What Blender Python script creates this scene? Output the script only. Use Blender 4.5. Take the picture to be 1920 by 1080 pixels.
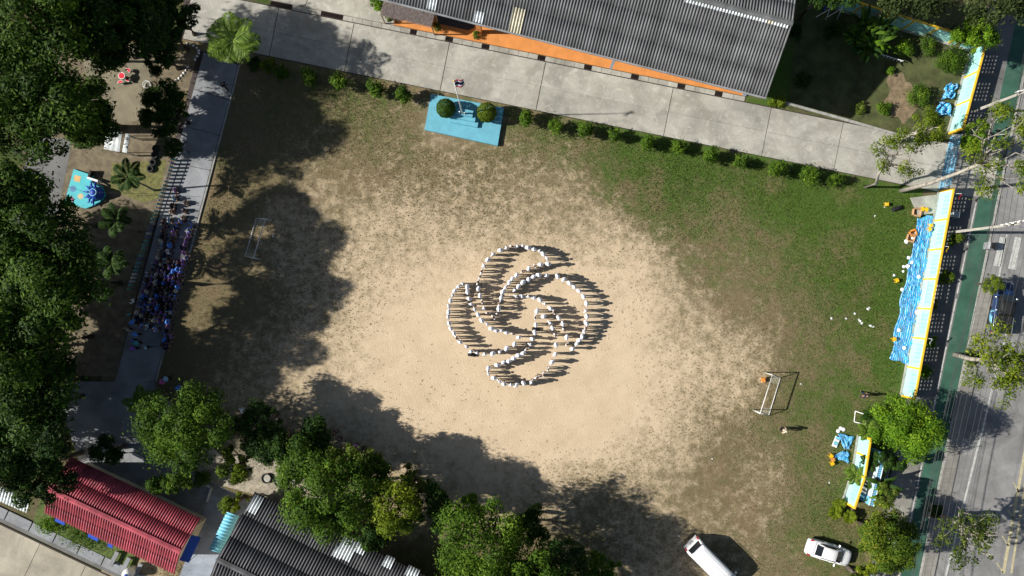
import bpy, bmesh, math, random
import numpy as np
from mathutils import Vector, Matrix

for o in list(bpy.data.objects):
    bpy.data.objects.remove(o, do_unlink=True)
scene = bpy.context.scene
COL = scene.collection
R = math.radians
rnd = random.Random(7)
rng = np.random.default_rng(7)

# ------------------------------------------------------------------ camera, sky, sun, exposure
H = 68.0                      # flying height of the camera above the school field (m)
S = 1920 / (1.5 * H)          # photo pixels per metre on the ground
SUN_EL = 32.0
cam_data = bpy.data.cameras.new('camera')
cam_data.sensor_width = 36; cam_data.lens = 24
cam_data.clip_start = 1; cam_data.clip_end = 3000
cam = bpy.data.objects.new('camera', cam_data); COL.objects.link(cam)
cam.location = (0, 0, H); cam.rotation_euler = (0, 0, 0)
scene.camera = cam

world = bpy.data.worlds.new('World'); scene.world = world; world.use_nodes = True
wn = world.node_tree.nodes; wl = world.node_tree.links
for n in list(wn): wn.remove(n)
sky = wn.new('ShaderNodeTexSky'); sky.sky_type = 'NISHITA'; sky.sun_disc = False
sky.sun_elevation = R(SUN_EL); sky.sun_rotation = R(270); sky.altitude = 50
bg = wn.new('ShaderNodeBackground'); bg.inputs[1].default_value = 0.05
wo = wn.new('ShaderNodeOutputWorld')
wl.new(sky.outputs[0], bg.inputs[0]); wl.new(bg.outputs[0], wo.inputs[0])

sun_data = bpy.data.lights.new('sun', 'SUN'); sun_data.energy = 5.0; sun_data.angle = R(0.7)
sun_data.color = (1.0, 0.965, 0.905)
sun = bpy.data.objects.new('sun', sun_data); COL.objects.link(sun)
sun.rotation_euler = (0, R(-(90 - SUN_EL)), 0); sun.location = (-60, 0, 60)

vs = scene.view_settings
vs.view_transform = 'Standard'; vs.look = 'None'; vs.exposure = 0.68; vs.gamma = 1; vs.use_curve_mapping = False
scene.render.resolution_x = 1024; scene.render.resolution_y = 576

# ------------------------------------------------------------------ helpers
def W(px, py, z=0.0):
    """survey point: photo pixel -> place on the site at height z (metres)"""
    k = (1 - z / H) / S
    return Vector(((px - 960) * k, (540 - py) * k, z))

ORD = ('first second third fourth fifth sixth seventh eighth ninth tenth eleventh twelfth thirteenth fourteenth fifteenth sixteenth '
       'seventeenth eighteenth nineteenth twentieth').split()
def ordw(i):
    if i < 20: return ORD[i]
    t = {2: 'twenty', 3: 'thirty', 4: 'forty', 5: 'fifty', 6: 'sixty'}[(i + 1) // 10]
    u = (i + 1) % 10
    return t + '-' + ORD[u - 1] if u else {2: 'twentieth', 3: 'thirtieth', 4: 'fortieth', 5: 'fiftieth', 6: 'sixtieth'}[(i + 1) // 10]

def tag(o, label=None, cat=None, group=None, kind=None):
    if label: o['label'] = label
    if cat: o['category'] = cat
    if group: o['group'] = group
    if kind: o['kind'] = kind
    return o

def thing(name, label, cat, loc=(0, 0, 0), rz=0.0, group=None):
    o = bpy.data.objects.new(name, None); COL.objects.link(o)
    o.location = loc; o.rotation_euler = (0, 0, rz); o.empty_display_size = 0.3
    return tag(o, label, cat, group)

def link(name, me, parent=None, loc=(0, 0, 0), rz=0.0):
    o = bpy.data.objects.new(name, me); COL.objects.link(o)
    o.parent = parent; o.location = loc; o.rotation_euler = (0, 0, rz)
    return o

def copy_tree(o, parent=None):
    c = o.copy(); COL.objects.link(c); c.parent = parent
    for ch in o.children: copy_tree(ch, c)
    return c

class MB:
    """collects shapes, then builds ONE mesh object"""
    def __init__(s): s.v = []; s.f = []; s.m = []
    def add(s, vs_, fs_, mi=0):
        b = len(s.v); s.v += [tuple(p) for p in vs_]
        for f in fs_: s.f.append(tuple(i + b for i in f)); s.m.append(mi)
        return s
    def box(s, c, d, rz=0.0, mi=0, M=None):
        x, y, z = d[0] / 2, d[1] / 2, d[2] / 2
        cs, sn = math.cos(rz), math.sin(rz)
        P = []
        for dz in (-z, z):
            for dx, dy in ((-x, -y), (x, -y), (x, y), (-x, y)):
                p = Vector((c[0] + dx * cs - dy * sn, c[1] + dx * sn + dy * cs, c[2] + dz))
                P.append(M @ p if M else p)
        return s.add(P, [(3, 2, 1, 0), (4, 5, 6, 7), (0, 1, 5, 4), (1, 2, 6, 5), (2, 3, 7, 6), (3, 0, 4, 7)], mi)
    def bbox(s, c, d, b=0.02, rz=0.0, mi=0):
        """box with chamfered upper edges"""
        x, y, z = d[0] / 2, d[1] / 2, d[2] / 2
        cs, sn = math.cos(rz), math.sin(rz)
        P = []
        for dz, ins in ((-z, 0), (z - b, 0), (z, b)):
            for sx, sy in ((-1, -1), (1, -1), (1, 1), (-1, 1)):
                dx, dy = sx * (x - ins), sy * (y - ins)
                P.append((c[0] + dx * cs - dy * sn, c[1] + dx * sn + dy * cs, c[2] + dz))
        F = [(3, 2, 1, 0), (8, 9, 10, 11)]
        for l in (0, 4):
            for i in range(4):
                j = (i + 1) % 4
                F.append((l + i, l + j, l + 4 + j, l + 4 + i))
        return s.add(P, F, mi)
    def prism(s, poly, z0, z1, mi=0):
        n = len(poly)
        a = sum(poly[i][0] * poly[(i + 1) % n][1] - poly[(i + 1) % n][0] * poly[i][1] for i in range(n))
        if a < 0: poly = poly[::-1]
        P = [(p[0], p[1], z0) for p in poly] + [(p[0], p[1], z1) for p in poly]
        F = [tuple(range(n - 1, -1, -1)), tuple(range(n, 2 * n))] + [(i, (i + 1) % n, n + (i + 1) % n, n + i) for i in range(n)]
        return s.add(P, F, mi)
    def tube(s, pts, rad, n=8, mi=0, caps=True):
        pts = [Vector(p) for p in pts]
        if not hasattr(rad, '__len__'): rad = [rad] * len(pts)
        P = []; F = []
        for i, p in enumerate(pts):
            t = (pts[min(i + 1, len(pts) - 1)] - pts[max(i - 1, 0)])
            t = t.normalized() if t.length > 1e-9 else Vector((0, 0, 1))
            a = t.cross(Vector((0, 0, 1)))
            if a.length < 1e-3: a = t.cross(Vector((1, 0, 0)))
            a.normalize(); b = t.cross(a)
            for k in range(n):
                q = 2 * math.pi * k / n
                P.append(p + (a * math.cos(q) + b * math.sin(q)) * rad[i])
        for i in range(len(pts) - 1):
            for k in range(n):
                k2 = (k + 1) % n
                F.append((i * n + k, i * n + k2, (i + 1) * n + k2, (i + 1) * n + k))
        if caps:
            F.append(tuple(range(n - 1, -1, -1))); F.append(tuple((len(pts) - 1) * n + k for k in range(n)))
        return s.add(P, F, mi)
    def lathe(s, c, prof, n=16, mi=0, sx=1.0, sy=1.0):
        P = []; F = []
        for r, z in prof:
            for k in range(n):
                q = 2 * math.pi * k / n
                P.append((c[0] + r * sx * math.cos(q), c[1] + r * sy * math.sin(q), c[2] + z))
        m = len(prof)
        for i in range(m - 1):
            for k in range(n):
                k2 = (k + 1) % n
                F.append((i * n + k, i * n + k2, (i + 1) * n + k2, (i + 1) * n + k))
        F.append(tuple(range(n - 1, -1, -1))); F.append(tuple((m - 1) * n + k for k in range(n)))
        return s.add(P, F, mi)
    def torus(s, c, R0, r, n=16, m=8, axis=2, rz=0.0, mi=0):
        P = []; F = []
        for i in range(n):
            a = 2 * math.pi * i / n
            for j in range(m):
                b = 2 * math.pi * j / m
                rr = R0 + r * math.cos(b); h = r * math.sin(b)
                if axis == 2: p = (rr * math.cos(a), rr * math.sin(a), h)
                else: p = (rr * math.cos(a), h, rr * math.sin(a))
                x = p[0] * math.cos(rz) - p[1] * math.sin(rz); y = p[0] * math.sin(rz) + p[1] * math.cos(rz)
                P.append((c[0] + x, c[1] + y, c[2] + p[2]))
        for i in range(n):
            for j in range(m):
                i2, j2 = (i + 1) % n, (j + 1) % m
                F.append((i * m + j, i2 * m + j, i2 * m + j2, i * m + j2))
        return s.add(P, F, mi)
    def mesh(s, name, mats, smooth=False):
        me = bpy.data.meshes.new(name); me.from_pydata(s.v, [], s.f)
        if not isinstance(mats, (list, tuple)): mats = [mats]
        for m in mats: me.materials.append(m)
        if len(mats) > 1: me.polygons.foreach_set('material_index', s.m)
        if smooth: me.polygons.foreach_set('use_smooth', [True] * len(me.polygons))
        me.update(); return me
    def build(s, name, mats, parent=None, smooth=False, loc=(0, 0, 0), rz=0.0):
        return link(name, s.mesh(name, mats, smooth), parent, loc, rz)

def np_mesh(name, V, F, mat, attrs=None, smooth=False):
    """V (n,3), F (m,k) arrays -> mesh; attrs: point-domain float arrays"""
    me = bpy.data.meshes.new(name); k = F.shape[1]
    me.vertices.add(len(V)); me.vertices.foreach_set('co', np.ascontiguousarray(V, dtype=np.float32).ravel())
    me.loops.add(F.size); me.loops.foreach_set('vertex_index', np.ascontiguousarray(F, dtype=np.int32).ravel())
    me.polygons.add(len(F)); me.polygons.foreach_set('loop_start', np.arange(0, F.size, k, dtype=np.int32))
    me.polygons.foreach_set('loop_total', np.full(len(F), k, dtype=np.int32))
    if smooth: me.polygons.foreach_set('use_smooth', np.ones(len(F), dtype=bool))
    for an, av in (attrs or {}).items():
        a = me.attributes.new(an, 'FLOAT', 'POINT'); a.data.foreach_set('value', np.ascontiguousarray(av, dtype=np.float32))
    if mat: me.materials.append(mat)
    me.update(calc_edges=True); me.validate()
    return me

# ------------------------------------------------------------------ materials
class NT:
    def __init__(s, name):
        s.m = bpy.data.materials.new(name); s.m.use_nodes = True
        s.t = s.m.node_tree; s.n = s.t.nodes; s.l = s.t.links
        s.p = s.n['Principled BSDF']; s.out = s.n['Material Output']
    def node(s, t, **kw):
        n = s.n.new(t)
        for k, v in kw.items(): setattr(n, k, v)
        return n
    def pos(s):
        if not hasattr(s, '_g'): s._g = s.node('ShaderNodeNewGeometry')
        return s._g.outputs['Position']
    def obj(s):
        if not hasattr(s, '_o'): s._o = s.node('ShaderNodeTexCoord')
        return s._o.outputs['Object']
    def noise(s, scale, detail=5, rough=0.6, vec=None, dist=0.0):
        n = s.node('ShaderNodeTexNoise'); n.inputs['Scale'].default_value = scale
        n.inputs['Detail'].default_value = detail; n.inputs['Roughness'].default_value = rough
        n.inputs['Distortion'].default_value = dist
        s.l.new(vec if vec is not None else s.pos(), n.inputs['Vector']); return n.outputs['Fac']
    def math(s, op, a, b=None, c=None, clamp=False):
        n = s.node('ShaderNodeMath', operation=op, use_clamp=clamp)
        for i, v in enumerate((a, b, c)):
            if v is None: continue
            if isinstance(v, (int, float)): n.inputs[i].default_value = v
            else: s.l.new(v, n.inputs[i])
        return n.outputs[0]
    def ramp(s, f, lo, hi, a=0.0, b=1.0):
        n = s.node('ShaderNodeMapRange', interpolation_type='SMOOTHSTEP')
        s.l.new(f, n.inputs['Value'])
        for k, v in zip(('From Min', 'From Max', 'To Min', 'To Max'), (lo, hi, a, b)): n.inputs[k].default_value = v
        return n.outputs[0]
    def mix(s, f, a, b, mode='MIX'):
        n = s.node('ShaderNodeMix', data_type='RGBA', blend_type=mode)
        for sock, v in ((n.inputs['Factor'], f), (n.inputs['A'], a), (n.inputs['B'], b)):
            if isinstance(v, (int, float)): sock.default_value = v
            elif isinstance(v, tuple): sock.default_value = v + (1,) if len(v) == 3 else v
            else: s.l.new(v, sock)
        return n.outputs['Result']
    def attr(s, name):
        n = s.node('ShaderNodeAttribute', attribute_name=name); return n.outputs['Fac']
    def rand(s):
        return s.node('ShaderNodeObjectInfo').outputs['Random']
    def bump(s, h, strength=0.3, dist=0.05):
        n = s.node('ShaderNodeBump'); n.inputs['Strength'].default_value = strength; n.inputs['Distance'].default_value = dist
        s.l.new(h, n.inputs['Height']); s.l.new(n.outputs[0], s.p.inputs['Normal'])
    def col(s, c):
        if isinstance(c, tuple): s.p.inputs['Base Color'].default_value = c + (1,)
        else: s.l.new(c, s.p.inputs['Base Color'])
    def set(s, rough=0.7, metal=0.0, spec=0.3):
        s.p.inputs['Roughness'].default_value = rough; s.p.inputs['Metallic'].default_value = metal
        s.p.inputs['Specular IOR Level'].default_value = spec; return s.m

def sc(c, k): return tuple(min(1.0, x * k) for x in c)

def pm(name, c, rough=0.7, var=0.2, scale=2.0, metal=0.0, spec=0.3, dirt=0.0, dirtc=(0.06, 0.05, 0.04), bump=0.0, orand=0.0):
    t = NT(name)
    f = t.ramp(t.noise(scale), 0.3, 0.7)
    cc = t.mix(f, sc(c, 1 - var), sc(c, 1 + var))
    if orand:
        cc = t.mix(1.0, cc, t.mix(t.rand(), (1 - orand,) * 3, (1.0, 1.0, 1.0)), 'MULTIPLY')
    if dirt:
        d = t.ramp(t.noise(scale * 0.45, 8, 0.7), 0.52, 0.75, 0, dirt)
        cc = t.mix(d, cc, dirtc)
    t.col(cc)
    if bump: t.bump(t.noise(scale * 12, 3), bump, 0.02)
    return t.set(rough, metal, spec)

def concrete(name, c, stain=0.5, warm=(0.36, 0.31, 0.24), orand=0.12):
    t = NT(name)
    big = t.ramp(t.noise(0.35, 6, 0.65, dist=0.6), 0.3, 0.72)
    cc = t.mix(big, sc(c, 0.62), sc(c, 1.12))
    w = t.ramp(t.noise(1.3, 10, 0.75, dist=0.9), 0.50, 0.64, 0, 0.5 * stain)
    cc = t.mix(w, cc, sc(c, 1.5))
    d = t.ramp(t.noise(0.3, 9, 0.75, dist=1.0), 0.50, 0.70, 0, 0.8 * stain)
    cc = t.mix(d, cc, tuple(x * 0.62 for x in warm))
    fine = t.noise(9, 4, 0.7)
    cc = t.mix(t.ramp(fine, 0.35, 0.7, 0, 0.35), cc, sc(c, 0.68))
    cc = t.mix(1.0, cc, t.mix(t.rand(), (1 - orand,) * 3, (1, 1, 1)), 'MULTIPLY')
    t.col(cc); t.bump(fine, 0.15, 0.01)
    return t.set(0.85, 0, 0.25)

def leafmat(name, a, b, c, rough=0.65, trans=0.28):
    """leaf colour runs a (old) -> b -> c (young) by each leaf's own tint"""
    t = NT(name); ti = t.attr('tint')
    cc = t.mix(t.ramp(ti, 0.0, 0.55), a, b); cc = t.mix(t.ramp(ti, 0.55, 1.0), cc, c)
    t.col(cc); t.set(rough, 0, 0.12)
    tr = t.node('ShaderNodeBsdfTranslucent'); t.l.new(t.mix(1.0, cc, (1.0, 1.0, 0.5), 'MULTIPLY'), tr.inputs[0])
    mx = t.node('ShaderNodeMixShader'); mx.inputs[0].default_value = trans
    t.l.new(t.p.outputs[0], mx.inputs[1]); t.l.new(tr.outputs[0], mx.inputs[2]); t.l.new(mx.outputs[0], t.out.inputs[0])
    return t.m

def glassmat(name, c=(0.01, 0.012, 0.015)):
    t = NT(name); t.col(c); return t.set(0.06, 0, 0.6)

def roofmat(name, c, rough, streak, dirtc, litter=0.5):
    t = NT(name); mp = t.node('ShaderNodeMapping'); mp.inputs['Scale'].default_value = (2.2, 0.16, 0.3); t.l.new(t.obj(), mp.inputs['Vector'])
    cc = t.mix(t.ramp(t.noise(0.5, 6, 0.65), 0.3, 0.7), sc(c, 0.78), sc(c, 1.2))
    cc = t.mix(t.ramp(t.noise(1.0, 6, 0.7, mp.outputs[0]), 0.48, 0.7, 0, streak), cc, dirtc)
    mp2 = t.node('ShaderNodeMapping'); mp2.inputs['Scale'].default_value = (0.9, 0.0, 0.0); t.l.new(t.obj(), mp2.inputs['Vector'])
    wn_ = t.node('ShaderNodeTexNoise'); wn_.inputs['Scale'].default_value = 1.0; wn_.inputs['Detail'].default_value = 1; t.l.new(mp2.outputs[0], wn_.inputs['Vector'])
    cc = t.mix(1.0, cc, t.mix(t.ramp(wn_.outputs['Fac'], 0.35, 0.65), (0.82, 0.82, 0.82), (1.1, 1.1, 1.1)), 'MULTIPLY')
    v = t.node('ShaderNodeTexVoronoi'); v.inputs['Scale'].default_value = 2.2; t.l.new(t.pos(), v.inputs['Vector'])
    lit = t.math('MULTIPLY', t.ramp(v.outputs['Distance'], 0.10, 0.05), t.ramp(t.noise(0.4, 3), 0.5, 0.62))
    cc = t.mix(t.math('MULTIPLY', lit, litter), cc, (0.07, 0.055, 0.03))
    t.col(cc); return t.set(rough, 0, 0.3)

M = {}
M['concrete'] = concrete('pale_concrete', (0.415, 0.40, 0.345), 0.85, (0.50, 0.43, 0.34))
M['concrete_cool'] = concrete('grey_concrete', (0.28, 0.29, 0.30), 0.5)
M['concrete_blue'] = concrete('blue_grey_floor', (0.30, 0.34, 0.40), 0.15)
M['concrete_beige'] = concrete('beige_concrete', (0.42, 0.38, 0.29), 0.25)
M['court'] = concrete('tan_court', (0.225, 0.195, 0.13), 0.4)
M['asphalt'] = concrete('asphalt', (0.25, 0.245, 0.235), 0.25, (0.16, 0.15, 0.13), 0.0)
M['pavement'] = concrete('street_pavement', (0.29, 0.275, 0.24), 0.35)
M['pave_dark'] = concrete('dark_and_shaded_pavement', (0.17, 0.167, 0.16), 0.3)
M['kerb'] = pm('kerb_stone', (0.30, 0.29, 0.26), 0.85, 0.25, 3, dirt=0.5)
M['orange'] = pm('orange_floor_paint', (0.60, 0.235, 0.065), 0.6, 0.1, 1.2, dirt=0.25, dirtc=(0.35, 0.15, 0.06))
M['blue_paint'] = pm('sky_blue_paint', (0.125, 0.37, 0.46), 0.7, 0.08, 1.5, dirt=0.4, dirtc=(0.12, 0.30, 0.36))
M['greylane'] = pm('grey_floor_band', (0.20, 0.24, 0.28), 0.7, 0.1, 3)
M['iron'] = pm('rusty_grate', (0.045, 0.032, 0.028), 0.7, 0.3, 9)
M['roof_grey'] = roofmat('grey_cement_sheet', (0.125, 0.128, 0.128), 0.75, 0.6, (0.065, 0.062, 0.058))
M['roof_dark'] = roofmat('dark_cement_sheet', (0.09, 0.088, 0.09), 0.75, 0.6, (0.035, 0.034, 0.034))
M['roof_red'] = roofmat('red_metal_sheet', (0.36, 0.062, 0.082), 0.5, 0.5, (0.22, 0.05, 0.055))
M['roof_white'] = pm('translucent_white_sheet', (0.55, 0.58, 0.58), 0.5, 0.15, 3)
M['roof_cream'] = pm('yellowed_clear_sheet', (0.50, 0.46, 0.34), 0.5, 0.15, 3)
M['roof_cyan'] = pm('light_blue_metal_sheet', (0.19, 0.50, 0.62), 0.5, 0.08, 2)
M['wall_cream'] = pm('cream_wall', (0.55, 0.48, 0.36), 0.85, 0.08, 1, dirt=0.2)
M['wall_cyan'] = pm('aqua_wall_paint', (0.34, 0.66, 0.60), 0.7, 0.06, 1.2, dirt=0.4, dirtc=(0.25, 0.46, 0.42))
M['yellow'] = pm('yellow_paint', (0.70, 0.44, 0.03), 0.55, 0.08, 3)
M['white'] = pm('white_paint', (0.72, 0.72, 0.70), 0.5, 0.06, 3)
M['white_worn'] = pm('worn_white_metal', (0.55, 0.54, 0.50), 0.5, 0.2, 5, dirt=0.5, dirtc=(0.25, 0.18, 0.12))
M['roadwhite'] = pm('worn_road_paint', (0.44, 0.44, 0.41), 0.8, 0.2, 4, dirt=0.9, dirtc=(0.16, 0.16, 0.15))
M['roadyellow'] = pm('worn_yellow_line', (0.42, 0.37, 0.22), 0.8, 0.2, 4, dirt=0.95, dirtc=(0.27, 0.26, 0.24))
M['greenlane'] = pm('green_cycle_lane', (0.036, 0.098, 0.066), 0.8, 0.2, 0.6, dirt=0.55, dirtc=(0.10, 0.13, 0.11))
M['blue_metal'] = pm('blue_metal_paint', (0.16, 0.40, 0.58), 0.4, 0.1, 4)
M['blue_deep'] = pm('deep_blue_paint', (0.015, 0.06, 0.36), 0.5, 0.1, 3)
M['steel'] = pm('galvanised_steel', (0.42, 0.43, 0.44), 0.4, 0.1, 8, metal=0.6)
M['black_rubber'] = pm('black_rubber', (0.012, 0.012, 0.012), 0.8, 0.2, 6)
M['black_cloth'] = pm('black_cloth', (0.01, 0.01, 0.012), 0.9, 0.2, 9)
M['pole'] = pm('concrete_pole', (0.33, 0.31, 0.27), 0.85, 0.15, 4, dirt=0.3)
M['wire'] = pm('black_cable', (0.02, 0.02, 0.022), 0.5, 0.1, 4)
M['bark'] = pm('grey_brown_bark', (0.10, 0.08, 0.06), 0.95, 0.35, 6, bump=0.5)
M['bark_pale'] = pm('pale_bark', (0.30, 0.27, 0.225), 0.9, 0.25, 5, dirt=0.5, dirtc=(0.16, 0.14, 0.11), bump=0.4)
M['palm_bark'] = pm('palm_bark', (0.16, 0.13, 0.10), 0.95, 0.3, 8, bump=0.5)
M['thatch'] = pm('dry_thatch', (0.22, 0.18, 0.165), 0.95, 0.55, 14)
M['pink'] = pm('pink_paint', (0.55, 0.16, 0.22), 0.6, 0.1, 3)
M['wood'] = pm('raw_wood', (0.30, 0.20, 0.11), 0.8, 0.25, 7)
M['car_white'] = pm('white_car_paint', (0.78, 0.78, 0.77), 0.25, 0.03, 3, spec=0.5, dirt=0.2, dirtc=(0.58, 0.56, 0.52))
M['car_navy'] = pm('navy_car_paint', (0.012, 0.03, 0.085), 0.2, 0.05, 1, spec=0.5)
M['cover_black'] = pm('black_load_cover', (0.02, 0.02, 0.02), 0.6, 0.15, 4)
M['glass'] = glassmat('dark_glass')
M['chrome'] = pm('chrome', (0.6, 0.6, 0.6), 0.2, 0.02, 2, metal=1.0)
M['red_lens'] = pm('red_lamp_lens', (0.35, 0.01, 0.02), 0.25, 0.05, 4)
M['clear_lens'] = pm('clear_lamp_lens', (0.5, 0.5, 0.52), 0.15, 0.05, 4)
M['red'] = pm('bright_red_paint', (0.60, 0.012, 0.03), 0.45, 0.05, 3)
M['green_paint'] = pm('leaf_green_paint', (0.06, 0.20, 0.05), 0.5, 0.1, 3)
M['cardboard'] = pm('cardboard', (0.42, 0.25, 0.13), 0.9, 0.12, 5)
M['orange_plastic'] = pm('orange_plastic', (0.60, 0.24, 0.05), 0.4, 0.06, 5)
M['yellow_plastic'] = pm('yellow_plastic', (0.75, 0.42, 0.01), 0.4, 0.06, 5)
M['skin'] = pm('skin', (0.30, 0.165, 0.10), 0.55, 0.05, 9)
M['hair'] = pm('black_hair', (0.010, 0.008, 0.007), 0.5, 0.2, 20)
CLOTH = {'white': (0.75, 0.76, 0.79), 'navy': (0.012, 0.016, 0.05), 'black': (0.01, 0.01, 0.012), 'khaki': (0.24, 0.18, 0.10),
         'purple': (0.24, 0.11, 0.42), 'teal': (0.04, 0.30, 0.32), 'blue': (0.08, 0.22, 0.62), 'cream': (0.48, 0.42, 0.32),
         'brown': (0.10, 0.05, 0.03), 'pink': (0.50, 0.10, 0.32), 'sky': (0.24, 0.45, 0.62), 'grey': (0.2, 0.2, 0.21)}
for k, c in CLOTH.items(): M['cloth_' + k] = pm(k + '_cloth', c, 0.9, 0.08, 8)
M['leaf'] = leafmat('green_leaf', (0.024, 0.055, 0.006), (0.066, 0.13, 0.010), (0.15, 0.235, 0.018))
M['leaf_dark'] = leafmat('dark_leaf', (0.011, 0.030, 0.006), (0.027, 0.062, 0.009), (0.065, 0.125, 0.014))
M['leaf_shade'] = leafmat('shade_dimmed_leaf', (0.014, 0.034, 0.005), (0.042, 0.088, 0.009), (0.105, 0.175, 0.016))  # green leaf copied darker; the dimness of the left side is in the colour
M['leaf_fresh'] = leafmat('fresh_leaf', (0.035, 0.09, 0.006), (0.10, 0.20, 0.010), (0.24, 0.36, 0.02))
M['leaf_olive'] = leafmat('olive_leaf', (0.030, 0.052, 0.008), (0.085, 0.125, 0.014), (0.21, 0.26, 0.04))
M['leaf_yellow'] = leafmat('yellow_green_leaf', (0.04, 0.072, 0.006), (0.115, 0.165, 0.010), (0.27, 0.31, 0.02))
M['leaf_rust'] = leafmat('rust_tipped_leaf', (0.03, 0.065, 0.006), (0.09, 0.145, 0.011), (0.24, 0.235, 0.025))
M['frond'] = leafmat('palm_frond', (0.05, 0.10, 0.012), (0.12, 0.20, 0.025), (0.28, 0.38, 0.07), 0.45)
M['needle'] = leafmat('casuarina_needle', (0.02, 0.032, 0.010), (0.05, 0.07, 0.02), (0.10, 0.13, 0.045), 0.8)
# ------------------------------------------------------------------ ground sheet, field, yards
def poly(pts, z=0.0):
    return [tuple(W(x, y)[:2]) for x, y in pts]

def sheet(name, pts, z, mat, th=0.03):
    o = MB().prism(poly(pts), z - th, z).build(name, mat); return tag(o, kind='structure')

t = NT('bare_earth_and_weeds')
n1 = t.ramp(t.noise(0.25, 7, 0.7), 0.4, 0.62)
t.col(t.mix(t.ramp(t.noise(3, 5, 0.7), 0.35, 0.7), t.mix(n1, (0.10, 0.085, 0.045), (0.045, 0.07, 0.018)), t.mix(n1, (0.14, 0.11, 0.065), (0.06, 0.085, 0.022))))
t.bump(t.noise(8, 4), 0.5, 0.05); M['earth'] = t.set(0.95, 0, 0.1)

N = 12; L = 600
gv = np.array([[-L / 2 + L * i / N, -L / 2 + L * j / N, -0.06] for j in range(N + 1) for i in range(N + 1)])
gf = np.array([[j * (N + 1) + i, j * (N + 1) + i + 1, (j + 1) * (N + 1) + i + 1, (j + 1) * (N + 1) + i] for j in range(N) for i in range(N)])
tag(link('ground', np_mesh('ground', gv, gf, M['earth'])), kind='structure')

# worn / green survey of the playing field: (photo x, photo y, bare sand, green grass)
SURVEY = [(960, 600, 1, 0), (800, 600, 1, 0), (1000, 700, 1, 0), (1150, 700, 1, 0), (900, 760, 1, 0), (750, 650, .95, 0), (1100, 770, .95, 0), (1220, 680, .85, 0),
    (640, 720, .8, 0), (850, 820, .9, 0), (1000, 820, .95, 0), (700, 560, .72, .05), (700, 470, .55, .08), (850, 430, .5, .1), (950, 400, .45, .1), (1050, 420, .5, .05),
    (1150, 470, .62, .05), (600, 440, .45, .1), (1300, 650, .55, .1), (1180, 560, .85, 0), (1270, 590, .5, .1), (1250, 760, .8, 0), (1310, 760, .45, .1), (1250, 840, .6, .05), (1200, 920, .5, .05),
    (500, 200, .2, .2), (560, 260, .3, .12), (650, 300, .32, .12), (780, 300, .36, .12), (900, 310, .35, .12), (840, 250, .25, .3), (640, 200, .2, .4), (700, 215, .15, .55), (760, 220, .3, .25), (1040, 340, .55, 0), (1080, 370, .42, .05),
    (990, 300, .35, .25), (1000, 255, .1, .65), (1100, 300, 0, .9), (1180, 345, .35, .35), (1200, 330, 0, .85), (1300, 340, 0, 1), (1300, 410, .25, .35), (1360, 400, .28, .25), (1450, 380, 0, 1), (1560, 420, 0, 1), (1560, 500, 0, .85),
    (1450, 480, .22, .35), (1400, 500, .22, .25), (1350, 480, .2, .45), (1340, 540, .2, .35), (1420, 590, .15, .3), (1430, 640, .45, .1), (1470, 580, .15, .25), (1500, 560, .2, .3), (1580, 600, .1, .55), (1640, 600, 0, .85), (1650, 700, 0, .9), (1560, 690, .1, .4), (1520, 690, .2, .25), (1550, 660, .15, .35),
    (1500, 760, .05, .55), (1450, 820, .2, .15), (1380, 830, .2, .12), (1330, 860, .25, .1), (1560, 820, .05, .6), (1540, 900, .1, .45), (1450, 890, .5, .08), (1430, 910, .55, .05), (1480, 960, .1, .5), (1380, 900, .1, .4), (1330, 960, .35, .1), (1400, 990, .3, .2), (1450, 1060, .25, .2), (1560, 980, .05, .6), (1620, 1050, .05, .55),
    (1640, 520, 0, .95), (1620, 660, .03, .8), (1560, 760, .05, .7), (1500, 830, .1, .5), (1600, 760, 0, .85), (1520, 500, .1, .65), (1590, 850, .03, .7), (1580, 700, .05, .65), (1640, 380, 0, .9), (1620, 460, 0, .9), (420, 300, .12, .15), (400, 400, .1, .12), (500, 460, .45, .05), (560, 520, .42, .05), (450, 560, .2, .08), (360, 600, .1, .12), (400, 520, .12, .1), (340, 690, .12, .1), (420, 650, .25, .08), (560, 700, .65, 0), (450, 710, .6, 0), (520, 640, .35, .05), (600, 600, .45, .1), (610, 640, .55, .05),
    (560, 780, .55, 0), (700, 790, .8, 0), (640, 860, .3, .15), (760, 880, .6, .05), (880, 890, .7, 0), (960, 930, .6, .05), (1060, 940, .45, .1), (1150, 1000, .35, .15), (1080, 1060, .1, .6), (1230, 1040, .5, 0), (800, 930, .3, .3), (480, 850, .1, .2), (1330, 1060, .45, 0), (900, 1060, .1, .3),
    (560, 150, .1, .3), (460, 160, .05, .15), (1250, 300, 0, .9), (1500, 345, 0, .9), (850, 560, .95, 0), (760, 520, .6, .05), (800, 480, .55, .08), (880, 500, .7, .05), (1120, 520, .75, .02), (1000, 560, .95, 0), (1060, 560, .95, 0), (1340, 620, .5, .1), (1390, 690, .7, .05), (1350, 700, .65, .05)]
SV = np.array(SURVEY, dtype=float)
def survey(x, y):
    d2 = (x[:, None] - SV[None, :, 0]) ** 2 + (y[:, None] - SV[None, :, 1]) ** 2
    w = np.exp(-d2 / (2 * 56.0 ** 2)) + 1e-4 / (d2 + 400.0) * 400
    w /= w.sum(1, keepdims=True)
    return w @ SV[:, 2], w @ SV[:, 3]

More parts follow.
